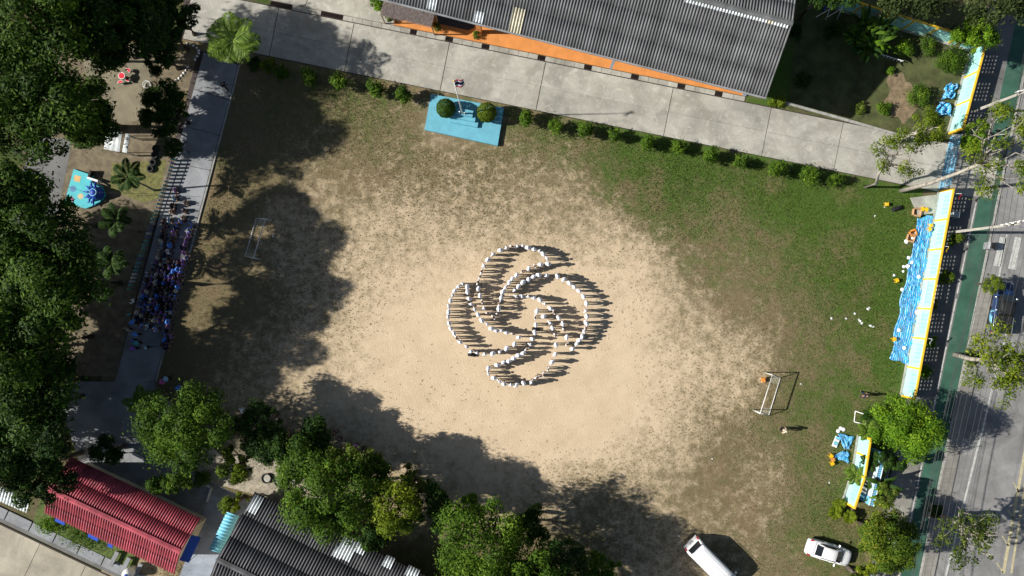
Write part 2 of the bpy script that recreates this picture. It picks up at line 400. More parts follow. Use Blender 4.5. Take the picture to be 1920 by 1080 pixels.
t = NT('worn_playing_field')
s_, g_ = t.attr('sand'), t.attr('green')
na = t.noise(0.22, 8, 0.62); nb = t.noise(1.1, 7, 0.7); nc = t.noise(5.5, 5, 0.75); nd = t.noise(0.6, 6, 0.65, dist=1.0)
wob = t.math('ADD', t.math('MULTIPLY', t.math('SUBTRACT', na, 0.5), 0.5), t.math('ADD', t.math('MULTIPLY', t.math('SUBTRACT', nb, 0.5), 0.95), t.math('MULTIPLY', t.math('SUBTRACT', nc, 0.5), 0.38)))
gsel = t.ramp(t.math('ADD', g_, t.math('MULTIPLY', t.math('SUBTRACT', nd, 0.5), 1.5)), 0.12, 0.85)
grass = t.mix(gsel, (0.145, 0.115, 0.062), (0.052, 0.096, 0.016))
grass = t.mix(t.ramp(nc, 0.3, 0.7, 0, 0.7), grass, t.mix(gsel, (0.19, 0.15, 0.082), (0.075, 0.125, 0.024)))
redd = t.ramp(t.noise(0.16, 7, 0.65), 0.5, 0.64, 0, 0.6)
grass = t.mix(redd, grass, (0.20, 0.135, 0.085))
sandf = t.ramp(t.math('ADD', s_, wob), 0.28, 0.86)
sand = t.mix(t.ramp(t.noise(0.5, 7, 0.65), 0.3, 0.7), (0.52, 0.405, 0.27), (0.60, 0.475, 0.325))
sand = t.mix(t.ramp(t.noise(11, 4, 0.75), 0.42, 0.75, 0, 0.5), sand, (0.45, 0.335, 0.205))
half = t.ramp(t.math('ADD', s_, t.math('MULTIPLY', wob, 0.8)), 0.2, 0.5)
straw = t.mix(t.ramp(nb, 0.35, 0.65), (0.23, 0.185, 0.11), (0.33, 0.265, 0.165))
c_ = t.mix(t.math('MULTIPLY', half, 0.85), grass, straw)
c_ = t.mix(sandf, c_, sand)
# small clods and weeds on the bare soil
vor = t.node('ShaderNodeTexVoronoi'); vor.inputs['Scale'].default_value = 1.5; t.l.new(t.pos(), vor.inputs['Vector'])
clod = t.math('MULTIPLY', t.ramp(vor.outputs['Distance'], 0.09, 0.05), t.ramp(t.noise(0.35, 3), 0.50, 0.6))
c_ = t.mix(t.math('MULTIPLY', clod, 0.75), c_, (0.11, 0.085, 0.045))
t.col(c_); t.bump(t.math('ADD', t.math('MULTIPLY', nc, 0.7), t.noise(14, 3)), 0.7, 0.06); M['field'] = t.set(0.95, 0, 0.1)

x0, x1, y0, y1, st = 190, 1740, 60, 1230, 14
xs = np.arange(x0, x1 + 1, st); ys = np.arange(y0, y1 + 1, st)
XX, YY = np.meshgrid(xs, ys); fx, fy = XX.ravel().astype(float), YY.ravel().astype(float)
sa, gr = survey(fx, fy)
fz = 0.02 * np.sin(fx * 0.013) * np.cos(fy * 0.017)
fv = np.stack([(fx - 960) / S, (540 - fy) / S, fz - 0.015], 1)
nx = len(xs)
ff = np.array([[j * nx + i, (j + 1) * nx + i, (j + 1) * nx + i + 1, j * nx + i + 1] for j in range(len(ys) - 1) for i in range(nx - 1)])
tag(link('field', np_mesh('field', fv, ff, M['field'], {'sand': sa, 'green': gr}, True)), kind='structure')

# grass tufts growing on the field: too many to count
t = NT('field_grass_blades'); gg = t.attr('green'); tt = t.attr('tint')
cc = t.mix(gg, (0.19, 0.152, 0.085), (0.060, 0.108, 0.018)); cc = t.mix(t.math('MULTIPLY', tt, 0.6), cc, t.mix(gg, (0.27, 0.205, 0.10), (0.11, 0.16, 0.024)))
t.col(cc); M['blades'] = t.set(0.9, 0, 0.15)
def grass_patch(name, n, inside, label):
    px = rng.uniform(300, 1740, n * 6); py = rng.uniform(100, 1110, n * 6)
    keep = inside(px, py); px, py = px[keep], py[keep]
    s1, g1 = survey(px, py)
    p = np.clip((1.0 - s1) ** 2.3 + 0.1 * g1, 0.010, 1.0)
    k = rng.random(len(px)) < p; px, py, g1 = px[k][:n], py[k][:n], g1[k][:n]
    n = len(px); B = 4
    a = rng.uniform(0, 2 * math.pi, (n, B)); l = rng.uniform(0.05, 0.12, (n, B)); w = rng.uniform(0.012, 0.03, (n, B)); h = rng.uniform(0.04, 0.13, (n, B)) * (0.5 + 0.8 * g1[:, None])
    bx = ((px - 960) / S)[:, None] + rng.uniform(-.05, .05, (n, B)); by = ((540 - py) / S)[:, None] + rng.uniform(-.05, .05, (n, B))
    ca, sa_ = np.cos(a), np.sin(a)
    V = np.stack([np.stack([bx - sa_ * w, by + ca * w, np.full_like(bx, -0.02)], -1), np.stack([bx + sa_ * w, by - ca * w, np.full_like(bx, -0.02)], -1), np.stack([bx + ca * l, by + sa_ * l, h], -1)], 2).reshape(-1, 3)
    F = np.arange(len(V)).reshape(-1, 3)
    gn = np.clip(g1 * 1.3 + rng.normal(0, .22, n), 0, 1)
    o = link(name, np_mesh(name, V, F, M['blades'], {'green': np.repeat(gn, B * 3), 'tint': np.repeat(rng.random(n), B * 3)}))
    return tag(o, label, 'grass', kind='stuff')

def in_field(px, py):
    top = 118 + 0.2024 * (px - 495)
    left = 452 - 0.262 * (py - 140)
    right = 1745 - 0.192 * (py - 405)
    pod = (np.abs(px - 870) < 82) & (np.abs(py - 225) < 55)
    return (py > top) & (px > left) & (px < right) & ~pod
grass_patch('grass', 90000, in_field, 'short dry and green grass tufts across the playing field')

# yards around the field
sheet('yard', [(95, 100), (372, 100), (338, 300), (232, 705), (110, 705), (60, 420)], 0.004, pm('packed_dirt', (0.155, 0.125, 0.08), 0.95, 0.3, 1.2, dirt=0.7, dirtc=(0.07, 0.06, 0.038), bump=0.4))
sheet('court', [(150, 95), (285, 75), (285, 215), (190, 250)], 0.012, M['court'])
sheet('service_lane', [(70, 255), (136, 262), (108, 402), (20, 560), (-60, 560)], 0.012, M['pave_dark'])
sheet('grass_strip', [(232, 305), (312, 300), (296, 372), (268, 380), (205, 355), (210, 305)], 0.010, pm('patchy_lawn', (0.135, 0.13, 0.045), 0.95, 0.35, 3, dirt=0.5, dirtc=(0.18, 0.14, 0.08), bump=0.5))
sheet('garden_soil', [(1478, 205), (1500, -30), (1640, 15), (1830, 92), (1782, 262), (1700, 262)], 0.006, pm('garden_soil_and_moss', (0.066, 0.075, 0.026), 0.95, 0.35, 0.8, dirt=0.95, dirtc=(0.12, 0.092, 0.05), bump=0.5))
sheet('bare_garden_path', [(1688 + 30 * (1 + .22 * math.sin(3 * a_ + 1) + .12 * math.sin(7 * a_)) * math.cos(a_), 182 + 44 * (1 + .2 * math.sin(2 * a_) + .1 * math.sin(9 * a_ + 2)) * math.sin(a_)) for a_ in [2 * math.pi * q_ / 40 for q_ in range(40)]], 0.012, pm('pale_garden_dirt', (0.19, 0.14, 0.085), 0.95, 0.3, 2, dirt=0.4, dirtc=(0.1, 0.09, 0.04), bump=0.4))

# ------------------------------------------------------------------ concrete drive across the top, made of slabs
SL = 0.2027
nrm = Vector((-0.1987, 0.980)); drv = Vector((0.980, 0.1987))
def mid(xm): return Vector((xm, 61 + SL * (xm - 517.5)))
def RP(xm, off):                       # point on the drive: photo x on its middle line, px offset across (+ towards the field)
    return mid(xm) + nrm * off
def slab(parent, pts, z0, z1, mat, inset=0.035, name='slab'):
    P = [Vector(p) for p in poly(pts)]
    c = sum(P, Vector((0, 0))) / len(P)
    Q = [p + (c - p).normalized() * inset for p in P]
    return MB().prism([tuple(q - c) for q in Q], z0, z1).build(name, mat, parent, loc=(c.x, c.y, 0))
road = tag(sheet('road', [RP(340, -48), RP(1800, -48), RP(1800, 47), RP(340, 47)], 0.012, M['iron'], 0.05), kind='structure')
J = [352, 514, 655, 834, 1014, 1253, 1437, 1572, 1705, 1796]
for a, b in zip(J[:-1], J[1:]):
    slab(road, [RP(a, -46), RP(b, -46), RP(b, 0), RP(a, 0)], 0, 0.05 + rnd.uniform(-.004, .004), M['concrete'])
    slab(road, [RP(a, 0), RP(b, 0), RP(b, 46), RP(a, 46)], 0, 0.05 + rnd.uniform(-.004, .004), M['concrete'])
apron = sheet('forecourt', [RP(325, -58), RP(718, -58), RP(742, -170), RP(330, -170)], 0.01, M['iron'])
for a, b in ((330, 420), (420, 560), (560, 735)):
    slab(apron, [RP(a, -57), RP(b, -57), RP(b + 18, -150), RP(a + 18, -150)], 0, 0.055, M['concrete'])
# drain along the drive: covers and iron grates
drain = sheet('drain', [RP(497, -57), RP(1386, -57), RP(1386, -47), RP(497, -47)], 0.014, M['iron'])
gaps = [(497, 538), (592, 633), (759, 771), (825, 839), (893, 907), (998, 1012), (1085, 1099), (1173, 1187), (1260, 1274), (1330, 1344)]
x = 497.0
while x < 1384:
    gp = next((g for g in gaps if g[0] - 4 <= x < g[1] - 4), None)
    if gp:
        q0, q1 = gp
        a = W(*RP(q0 + 1, -52)); b = W(*RP(q1 - 1, -52)); Lg = (b - a).length; n = max(4, int(Lg / 0.09))
        m = MB()
        for i in range(n + 1): m.box((-Lg / 2 + Lg * i / n, 0, 0.045), (0.02, 0.46, 0.04))
        for yy in (-0.22, 0.22): m.box((0, yy, 0.047), (Lg, 0.03, 0.05))
        m.build('drain_grate', M['iron'], drain, loc=tuple((a + b) / 2), rz=-math.atan2(0.1987, 0.98)); x = q1; continue
    nxt = min([g[0] for g in gaps if g[0] > x + 1] + [1386])
    k = max(1, round((nxt - x) / 18.2)); e = x + (nxt - x) / k
    slab(drain, [RP(x, -56.5), RP(e, -56.5), RP(e, -47.5), RP(x, -47.5)], 0, 0.062 + rnd.uniform(-.006, .008), M['concrete'], 0.018, 'drain_cover'); x = e

# orange terrace in front of the classroom block
terrace = sheet('terrace', [RP(727, -57.5), RP(1384, -57.5), (1395, 120), (760, -80)], 0.14, M['orange'], 0.2)
for a, w in ((1133, 5), (1383, 7)):
    tag(MB().prism(poly([RP(a - w / 2, -57), RP(a + w / 2, -57), RP(a + w / 2 + 14, -125), RP(a - w / 2 + 14, -125)]), 0.13, 0.146).build('painted_band', M['greylane'], terrace))
MB().prism(poly([(815, 22), (893, 42), (889, 53), (878, 58), (822, 45)]), 0.13, 0.150).build('painted_floor_shade', pm('shade_darkened_floor', (0.06, 0.06, 0.065), 0.7, 0.1, 2), terrace)  # grey floor patch with the awning's shade painted into its dark colour

# footpath down the left of the field
path = sheet('path', [(372, 95), (455, 108), (290, 715), (214, 720)], 0.010, M['iron'])
NP = 9
def PL(tv): return Vector((382 - 168 * tv, 98 + 622 * tv))
def PR(tv): return Vector((447 - 157 * tv, 122 + 593 * tv))
for i in range(NP):
    a, b = i / NP, (i + 1) / NP
    slab(path, [PL(a), PR(a), PR(b), PL(b)], 0, 0.045 + rnd.uniform(-.004, .004), M['concrete_cool'])
kb = MB()
kb.prism([tuple(W(*p)[:2]) for p in (PR(0) + Vector((1, 0)), PR(1) + Vector((1, 0)), PR(1) + Vector((4, 0)), PR(0) + Vector((4, 0)))], 0, 0.09)
tag(kb.build('kerb', M['kerb']), kind='structure')
jn = sheet('path_junction', [(214, 716), (292, 716), (285, 850), (130, 805), (95, 740), (150, 715)], 0.030, M['concrete_cool'])
sheet('sand_lane', [(292, 725), (420, 860), (470, 850), (580, 880), (640, 930), (560, 960), (470, 925), (395, 905), (360, 870), (285, 850)], 0.016, pm('pale_sand_lane', (0.33, 0.29, 0.225), 0.95, 0.25, 1.5, dirt=0.5, dirtc=(0.16, 0.13, 0.09), bump=0.4))
sheet('forecourt_bottom', [(395, 928), (482, 958), (430, 1085), (335, 1085), (372, 985)], 0.034, M['concrete_blue'])
sheet('veranda', [(131, 812), (190, 800), (500, 955), (400, 990), (150, 870)], 0.026, M['concrete_cool'])
sheet('back_lawn', [(75, 935), (270, 1030), (240, 1085), (60, 990)], 0.02, pm('back_lawn_grass', (0.075, 0.105, 0.025), 0.95, 0.35, 3, dirt=0.5, dirtc=(0.1, 0.08, 0.04), bump=0.6))
tank = sheet('walkway', [(400, 800), (640, 900), (620, 1000), (500, 960)], 0.012, M['court'])
# beige concrete yard, bottom left, with its gutter slabs
by = sheet('concrete_yard', [(-160, 905), (250, 1100), (240, 1300), (-160, 1300)], 0.02, M['iron'])
for i in range(-3, 5):
    for j in range(3):
        a = Vector((-10, 978)) + Vector((.903, .43)) * (i * 95) + Vector((-.43, .903)) * (j * 95)
        u, v = Vector((.903, .43)) * 95, Vector((-.43, .903)) * 95
        slab(by, [a, a + u, a + u + v, a + v], 0.0, 0.06, M['concrete_beige'])
gt = sheet('gutter', [(-120, 905), (-126, 918), (262, 1102), (268, 1089)], 0.024, M['pave_dark'])
for i in range(9):
    a = Vector((-118, 893)) + Vector((.903, .43)) * (i * 50); u, v = Vector((.903, .43)) * 49, Vector((-.43, .903)) * 19
    slab(gt, [a, a + u, a + u + v, a + v], 0.0, 0.075, M['concrete_cool'], 0.04, 'gutter_cover')

# ------------------------------------------------------------------ street on the right
def sx(y, base): return base - 0.207 * (y - 560)
def band(name, b0, b1, z, mat, ya=-80, yb=1200, th=0.03):
    return sheet(name, [(sx(ya, b0), ya), (sx(ya, b1), ya), (sx(yb, b1), yb), (sx(yb, b0), yb)], z, mat, th)
band('street', 1828, 2300, 0.02, M['asphalt'])
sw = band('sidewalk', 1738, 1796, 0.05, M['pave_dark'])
lane = band('cycle_lane', 1796, 1830, 0.055, M['greenlane'])
band('lane_edge', 1830, 1834, 0.10, M['kerb'], th=0.1)
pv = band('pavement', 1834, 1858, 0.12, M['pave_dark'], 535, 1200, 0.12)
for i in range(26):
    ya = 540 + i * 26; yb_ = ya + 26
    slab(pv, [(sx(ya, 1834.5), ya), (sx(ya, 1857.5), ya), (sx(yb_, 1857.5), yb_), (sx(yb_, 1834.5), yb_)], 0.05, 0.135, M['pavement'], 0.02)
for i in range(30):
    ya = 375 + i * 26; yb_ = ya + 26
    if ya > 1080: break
    slab(sw, [(sx(ya, 1747), ya), (sx(ya, 1788), ya), (sx(yb_, 1788), yb_), (sx(yb_, 1747), yb_)], 0.0, 0.064, M['pavement'] if ya > 820 else M['pave_dark'], 0.02)  # upper slabs take the darker colour, painting in the shade beside the wall
# entrance apron outside the gate
ga = sheet('driveway', [(1785, 250), (1880, 262), (1858, 372), (1762, 362)], 0.058, M['concrete'])
for i in range(8):
    ya = 380 + i * 90
    MB().prism(poly([(sx(ya, 1791), ya), (sx(ya, 1793.5), ya), (sx(ya + 80, 1793.5), ya + 80), (sx(ya + 80, 1791), ya + 80)]), 0.056, 0.068).build('lane_line', M['roadwhite'], lane)
def mark(pts, mat, name, label, group):
    o = MB().prism(poly(pts), 0.021, 0.026).build(name, mat)
    return tag(o, kind='structure')
for k, xb in enumerate((1868, 1896, 1926)):
    mark([(xb + 7, 444), (xb + 19, 446), (xb + 8, 500 + 6 * k), (xb - 6, 498 + 6 * k)], M['roadwhite'], 'road_marking', '', '')
mark([(1886, 440), (1889, 440), (1874, 520), (1871, 520)], M['roadwhite'], 'road_marking', '', '')
mark([(sx(420, 1876) - 4, 560), (sx(420, 1876) - 1, 560), (1770, 1100), (1766, 1100)], M['roadwhite'], 'road_marking', '', '')
mark([(1922, 830), (1927, 830), (1884, 1075), (1878, 1075)], M['roadyellow'], 'road_marking', '', '')
mark([(1936, 800), (1940, 800), (1898, 1075), (1894, 1075)], M['roadyellow'], 'road_marking', '', '')
for yy in (905, 955, 1005, 1055):
    mark([(sx(yy, 1966) + 4, yy), (sx(yy, 1966) + 6, yy - 1), (sx(yy, 1966) + 18, yy + 18), (sx(yy, 1966) + 15, yy + 19)], M['roadyellow'], 'road_marking', '', '')
# ------------------------------------------------------------------ corrugated roofs and buildings
def corr(name, u0, u1, v0, v1, z0, z1, period, amp, mat, parent, rows=3, seg=8, lift=0.0):
    """corrugated sheet: ribs run along v (up the slope), waves along u"""
    n = max(2, int(round((u1 - u0) / period * seg)))
    u = np.linspace(u0, u1, n + 1)
    ph = (u / period) * 2 * math.pi
    wv = amp * np.sign(np.cos(ph)) * np.abs(np.cos(ph)) ** 0.75
    V = []; F = []; b = 0
    for r in range(rows):
        a0, a1 = r / rows, (r + 1) / rows + (0.012 if r < rows - 1 else 0)
        jit = 0.0
        for a, dz in ((a0, 0.008), (a1, 0.0)):
            vv = np.full_like(u, v0 + (v1 - v0) * a); zz = z0 + (z1 - z0) * a + wv + dz + lift + jit
            V.append(np.stack([u, vv, zz], 1))
        i = np.arange(n)
        F.append(np.stack([b + i, b + i + 1, b + n + 1 + i + 1, b + n + 1 + i], 1)); b += 2 * (n + 1)
    F = np.concatenate(F)
    if v1 < v0: F = F[:, ::-1]
    me = np_mesh(name, np.concatenate(V), F, mat, smooth=True)
    o = link(name, me, parent)
    so = o.modifiers.new('thickness', 'SOLIDIFY'); so.thickness = 0.012; so.offset = -1
    return o

def gable(name, label, c, rz, L, half, ze, zr, roofm, period, amp, wallm, ov_front, ov_back, ov_end, storeys, nwin, south_only=False):
    b = thing(name, label, 'building', (c[0], c[1], 0), rz)
    yf, yb = -half + ov_front, half - ov_back; xl, xr = -L / 2 + ov_end, L / 2 - ov_end; th = 0.15
    hw = ze - 0.25
    slope = (zr - ze) / half
    zt = lambda y: zr - abs(y) * slope - 0.18
    def wall(pa, pb, za, zb, gab=False):
        m = MB()
        if gab:
            x = pa; m.add([(x - th / 2, yf, 0), (x - th / 2, yb, 0), (x - th / 2, yb, zt(yb)), (x - th / 2, 0, zt(0)), (x - th / 2, yf, zt(yf)), (x + th / 2, yf, 0), (x + th / 2, yb, 0), (x + th / 2, yb, zt(yb)), (x + th / 2, 0, zt(0)), (x + th / 2, yf, zt(yf))],
                          [(4, 3, 2, 1, 0), (5, 6, 7, 8, 9), (0, 1, 6, 5), (1, 2, 7, 6), (2, 3, 8, 7), (3, 4, 9, 8), (4, 0, 5, 9)])
        else:
            m.box(((xl + xr) / 2, pa, zb / 2), (xr - xl - th - 0.006, th, zb))
        return m.build('wall', wallm, b)
    wall(yf, 0, 0, zt(yf)); wall(yb, 0, 0, zt(yb)); wall(xl, 0, 0, 0, True); wall(xr, 0, 0, 0, True)
    sh = hw / storeys
    for s in range(storeys):
        for i in range(nwin):
            x = xl + (i + 0.5) * (xr - xl) / nwin
            for side in ((yf,) if south_only else (yf, yb)):
                sg = -1 if side == yf else 1
                if i % 3 == 1 and side == yf:
                    d = MB().box((x, side + sg * 0.09, s * sh + 1.03), (0.95, 0.05, 2.05)).build('door', M['wood'], b)
                    MB().tube([(x + 0.36, side + sg * 0.13, s * sh + 1.0), (x + 0.36, side + sg * 0.17, s * sh + 1.0), (x + 0.28, side + sg * 0.17, s * sh + 1.0)], 0.015, 6).build('handle', M['steel'], d)
                else:
                    w = MB()
                    for dx, dz, a, c_ in ((0, .58, 1.3, .06), (0, -.58, 1.3, .06), (-.62, 0, .06, 1.1), (.62, 0, .06, 1.1), (0, 0, .05, 1.1)): w.box((x + dx, side + sg * 0.09, s * sh + 1.55 + dz), (a, 0.06, c_))
                    w_ = w.build('window', M['white'], b)
                    MB().box((x, side + sg * 0.08, s * sh + 1.55), (1.19, 0.012, 1.1)).build('pane', M['glass'], w_)
    corr('roof', -L / 2, L / 2, -half, -0.04, ze, zr, period, amp, roofm, b, rows=max(2, int(half / 1.6)))
    corr('roof', -L / 2, L / 2, half, 0.04, ze, zr, period, amp, roofm, b, rows=max(2, int(half / 1.6)))
    rc = MB()
    for sg in (-1, 1):
        P = [(-L / 2, 0, zr + amp + .06), (L / 2, 0, zr + amp + .06), (L / 2, sg * 0.24, zr + amp - .02), (-L / 2, sg * 0.24, zr + amp - .02)]
        P += [(p[0], p[1], p[2] - 0.03) for p in P]
        rc.add(P, [(0, 1, 2, 3), (7, 6, 5, 4), (0, 4, 5, 1), (1, 5, 6, 2), (2, 6, 7, 3), (3, 7, 4, 0)] if sg > 0 else [(3, 2, 1, 0), (4, 5, 6, 7), (1, 5, 4, 0), (2, 6, 5, 1), (3, 7, 6, 2), (0, 4, 7, 3)])
    rc.build('ridge_cap', roofm, b)
    return b

# grey two-storey classroom block along the top
rz = R(-14.4); u_ = Vector((math.cos(rz), math.sin(rz))); v_ = Vector((-math.sin(rz), math.cos(rz)))
cr = W(1437, 183, 7.0); crn = Vector((cr.x, cr.y)); Lb, hb = 46.0, 6.0
cc_ = crn - u_ * Lb / 2 + v_ * hb
school = gable('classroom_block', 'long two-storey school block with grey corrugated roof beside the concrete drive', cc_, rz, Lb, hb, 7.0, 9.1, M['roof_grey'], 0.27, 0.062, M['wall_cream'], 2.9, 0.9, 0.5, 2, 12)
def loc_u(px, py, z):                 # photo point on the front slope -> (u, v) in the block's own frame
    p = W(px, py, z); d = Vector((p.x, p.y)) - cc_; return d.dot(u_), d.dot(v_)
def sky_sheet(bld, cen, uu, vv, half, ze, zr, pts, mat, period, amp):
    """replacement sheet lying on a roof: pts = two photo points (lower, upper) and width in metres"""
    (xa, ya), (xb, yb), wd = pts
    out = []
    for (x, y) in ((xa, ya), (xb, yb)):
        z = (ze + zr) / 2
        for _ in range(6):
            p = W(x, y, z); d = Vector((p.x, p.y)) - cen; a, b_ = d.dot(uu), d.dot(vv)
            z = zr - abs(b_) * (zr - ze) / half
        out.append((a, b_))
    u0 = out[0][0] - wd / 2; u0 = round(u0 / period) * period; u1 = u0 + max(1, round(wd / period)) * period
    va, vb = out[0][1], out[1][1]
    zf = lambda v: zr - abs(v) * (zr - ze) / half
    corr('roof_sheet', u0, u1, va, vb, zf(va), zf(vb), period, amp, mat, bld, rows=1, lift=0.035)
for p in (((964, 62), (976, 16), 1.1), ((897, 43), (900, 22), 0.75), ((806, 18), (808, -6), 0.75)):
    sky_sheet(school, cc_, u_, v_, 6.0, 7.0, 9.1, p, M['roof_cream'] if p[2] > 1 else M['roof_white'], 0.27, 0.062)
# paler patched band just below the ridge
for i in range(14):
    xx = 1290 + i * 13.6
    sky_sheet(school, cc_, u_, v_, 6.0, 7.0, 9.1, ((xx, 6 + (xx - 1290) * 0.257), (xx + 1, -1 + (xx - 1290) * 0.257), 0.75), M['roof_white'] if i not in (11,) else M['roof_cream'], 0.27, 0.062)
gm = MB().box((0, -6.06, 6.93), (Lb, 0.14, 0.12)).build('gutter', M['concrete_cool'], school)
for i, px in enumerate((899,)):
    p = W(899, 61); d = Vector((p.x, p.y)) - cc_
    MB().box((d.dot(u_), d.dot(v_), 2.1), (0.5, 0.3, 4.2)).build('pillar', M['orange'], school)
MB().box((d.dot(u_) , d.dot(v_), 4.25), (0.56, 0.36, 0.1)).build('pillar_cap', M['yellow'], school)
for i in range(9):
    MB().box((-Lb / 2 + 3 + i * 5.0, -6 + 2.7, 3.3), (0.3, 0.3, 6.6)).build('pillar', M['wall_cream'], school)

# thatched awning
p4 = [W(720, 3, 2.9), W(816, 24, 2.9), W(809, 49, 2.3), W(714, 27, 2.3)]
c0 = sum(p4, Vector()) / 4
aw = thing('thatched_awning', 'dry grey thatch awning with pink edge in front of the school block', 'awning', (c0.x, c0.y, 0))
q = [p - Vector((c0.x, c0.y, 0)) for p in p4]
MB().add(q + [p - Vector((0, 0, .08)) for p in q], [(3, 2, 1, 0), (4, 5, 6, 7), (0, 1, 5, 4), (1, 2, 6, 5), (2, 3, 7, 6), (3, 0, 4, 7)]).build('awning_deck', M['wood'], aw)
n = 5200
a = rng.random(n); b = rng.random(n) ** 0.9
Pq = np.array([list(p) for p in q])
top = Pq[0] + (Pq[1] - Pq[0]) * a[:, None]; bot = Pq[3] + (Pq[2] - Pq[3]) * a[:, None]
dirn = (bot - top); dl = dirn / np.linalg.norm(dirn, axis=1)[:, None]
st_ = top + dirn * b[:, None] * 0.95 + np.array([0, 0, .03]) + rng.normal(0, .015, (n, 3))
ln = rng.uniform(.18, .4, n)[:, None]; side = np.array([1, 0, 0]) * rng.uniform(.008, .02, n)[:, None]
en = st_ + dl * ln + rng.normal(0, .03, (n, 3)) + np.array([0, 0, .04])
V = np.stack([st_ - side, st_ + side, en], 1).reshape(-1, 3)
tag(link('thatch', np_mesh('thatch', V, np.arange(len(V)).reshape(-1, 3), M['thatch']), aw), kind='stuff')
MB().tube([q[0] + Vector((0, .12, .06)), q[1] + Vector((0, .12, .06))], 0.09, 6).build('edge_beam', M['pink'], aw)
for p in q: MB().tube([(p.x, p.y, 0), (p.x, p.y, p.z - .1)], 0.06, 8).build('post', M['wood'], aw)

# red roofed house
rz2 = R(-25.3); c2 = W(263, 947)
red = gable('red_roofed_house', 'low house with bright red ribbed metal roof near the bottom edge', c2, rz2, 13.7, 2.95, 3.1, 4.5, M['roof_red'], 0.25, 0.055, M['wall_cream'], 0.6, 1.3, 0.4, 1, 6)
p = W(357, 1028, 2.2)
bl = thing('blue_awning', 'deep blue sloping awning under the red roof gable end', 'awning', (p.x, p.y, 0), rz2)
MB().add([(-.5, -1.35, 2.5), (.45, -1.35, 2.15), (.45, 1.35, 2.15), (-.5, 1.35, 2.5), (-.5, -1.35, 2.46), (.45, -1.35, 2.11), (.45, 1.35, 2.11), (-.5, 1.35, 2.46)],
         [(0, 1, 2, 3), (7, 6, 5, 4), (0, 4, 5, 1), (1, 5, 6, 2), (2, 6, 7, 3), (3, 7, 4, 0)]).build('awning_sheet', M['blue_deep'], bl)
for yy in (-1.25, 1.25): MB().tube([(.4, yy, 0), (.4, yy, 2.12)], .03, 8).build('post', M['steel'], bl)
for i, (px, py) in enumerate(((114, 976), (176, 1006), (208, 1021))):
    p = W(px, py, 1.6)
    s = thing('window_hood', ['deep blue window hood below the red roof, leftmost of three', 'deep blue window hood below the red roof, middle of three', 'small deep blue window hood below the red roof, rightmost of three'][i], 'hood', (p.x, p.y, 0), rz2, 'blue hoods behind the red roofed house')
    w = (1.0, 1.1, .5)[i]
    MB().add([(-w / 2, .3, 1.85), (w / 2, .3, 1.85), (w / 2, -.3, 1.6), (-w / 2, -.3, 1.6), (-w / 2, .3, 1.8), (w / 2, .3, 1.8), (w / 2, -.3, 1.55), (-w / 2, -.3, 1.55)],
             [(3, 2, 1, 0), (4, 5, 6, 7), (0, 1, 5, 4), (1, 2, 6, 5), (2, 3, 7, 6), (3, 0, 4, 7)]).build('hood_sheet', M['blue_deep'], s)
    for x in (-w / 2 + .05, w / 2 - .05): MB().tube([(x, -.25, 0), (x, -.25, 1.57)], .025, 6).build('prop', M['steel'], s)

# dark roofed building along the bottom
rz3 = R(-26.2); u3 = Vector((math.cos(rz3), math.sin(rz3))); v3 = Vector((-math.sin(rz3), math.cos(rz3)))
e3 = W(478, 922, 3.4); L3, h3 = 30.0, 6.2
c3 = Vector((e3.x, e3.y)) + u3 * L3 / 2 - v3 * h3
dark = gable('dark_roofed_hall', 'long hall with charcoal corrugated roof and patched white sheets, bottom edge', c3, rz3, L3, h3, 3.4, 5.4, M['roof_dark'], 0.29, 0.075, M['wall_cream'], 0.8, 1.6, 0.5, 1, 10)
for p, m_ in ((((472, 962), (488, 930), .75), 'roof_white'), (((640, 1047), (655, 1006), 1.5), 'roof_white'), (((628, 1044), (638, 1025), .75), 'roof_white'), (((672, 1037), (682, 1017), .75), 'roof_white'), (((721, 1062), (731, 1042), .75), 'roof_white'), (((770, 1083), (778, 1064), 1.1), 'roof_white')):
    sky_sheet(dark, c3, u3, v3, h3, 3.4, 5.4, p, M[m_], 0.29, 0.075)

def lean_to(name, label, pts, z_hi, z_lo, mat, period, amp):
    """small corrugated canopy: pts photo corners hi-left, hi-right, lo-right, lo-left"""
    P = [W(*pts[0], z_hi), W(*pts[1], z_hi), W(*pts[2], z_lo), W(*pts[3], z_lo)]
    c = sum(P, Vector()) / 4; e = (P[1] - P[0]); ang = math.atan2(e.y, e.x)
    b = thing(name, label, 'canopy', (c.x, c.y, 0), ang)
    w = e.length; d = ((P[3] - P[0]).xy.length)
    corr('canopy_sheet', -w / 2, w / 2, -d / 2, d / 2, z_lo, z_hi, period, amp, mat, b, rows=1)
    for sx_ in (-1, 1):
        for sy, zz in ((-1, z_lo), (1, z_hi)): MB().tube([(sx_ * (w / 2 - .1), sy * (d / 2 - .1), 0), (sx_ * (w / 2 - .1), sy * (d / 2 - .1), zz - .05)], .035, 6).build('post', M['steel'], b)
    return b
lean_to('light_blue_canopy', 'light blue ribbed metal canopy between the red house and dark hall', [(414, 1038), (447, 967), (427, 959), (394, 1030)], 2.7, 2.4, M['roof_cyan'], 0.33, 0.075)
lean_to('white_canopy', 'white ribbed canopy half under foliage beside the red house', [(-15, 905), (60, 938), (48, 964), (-30, 925)], 2.8, 2.5, M['roof_white'], 0.3, 0.04)
lean_to('pale_shed_canopy', 'pale blue-white canopy beside the dirt play yard', [(202, 243), (232, 249), (226, 286), (188, 277)], 2.4, 2.2, M['roof_white'], 0.5, 0.015)
lean_to('narrow_canopy', 'narrow pale strip canopy beside the larger white one', [(236, 250), (245, 252), (237, 287), (229, 285)], 2.3, 2.2, M['roof_white'], 0.4, 0.012)

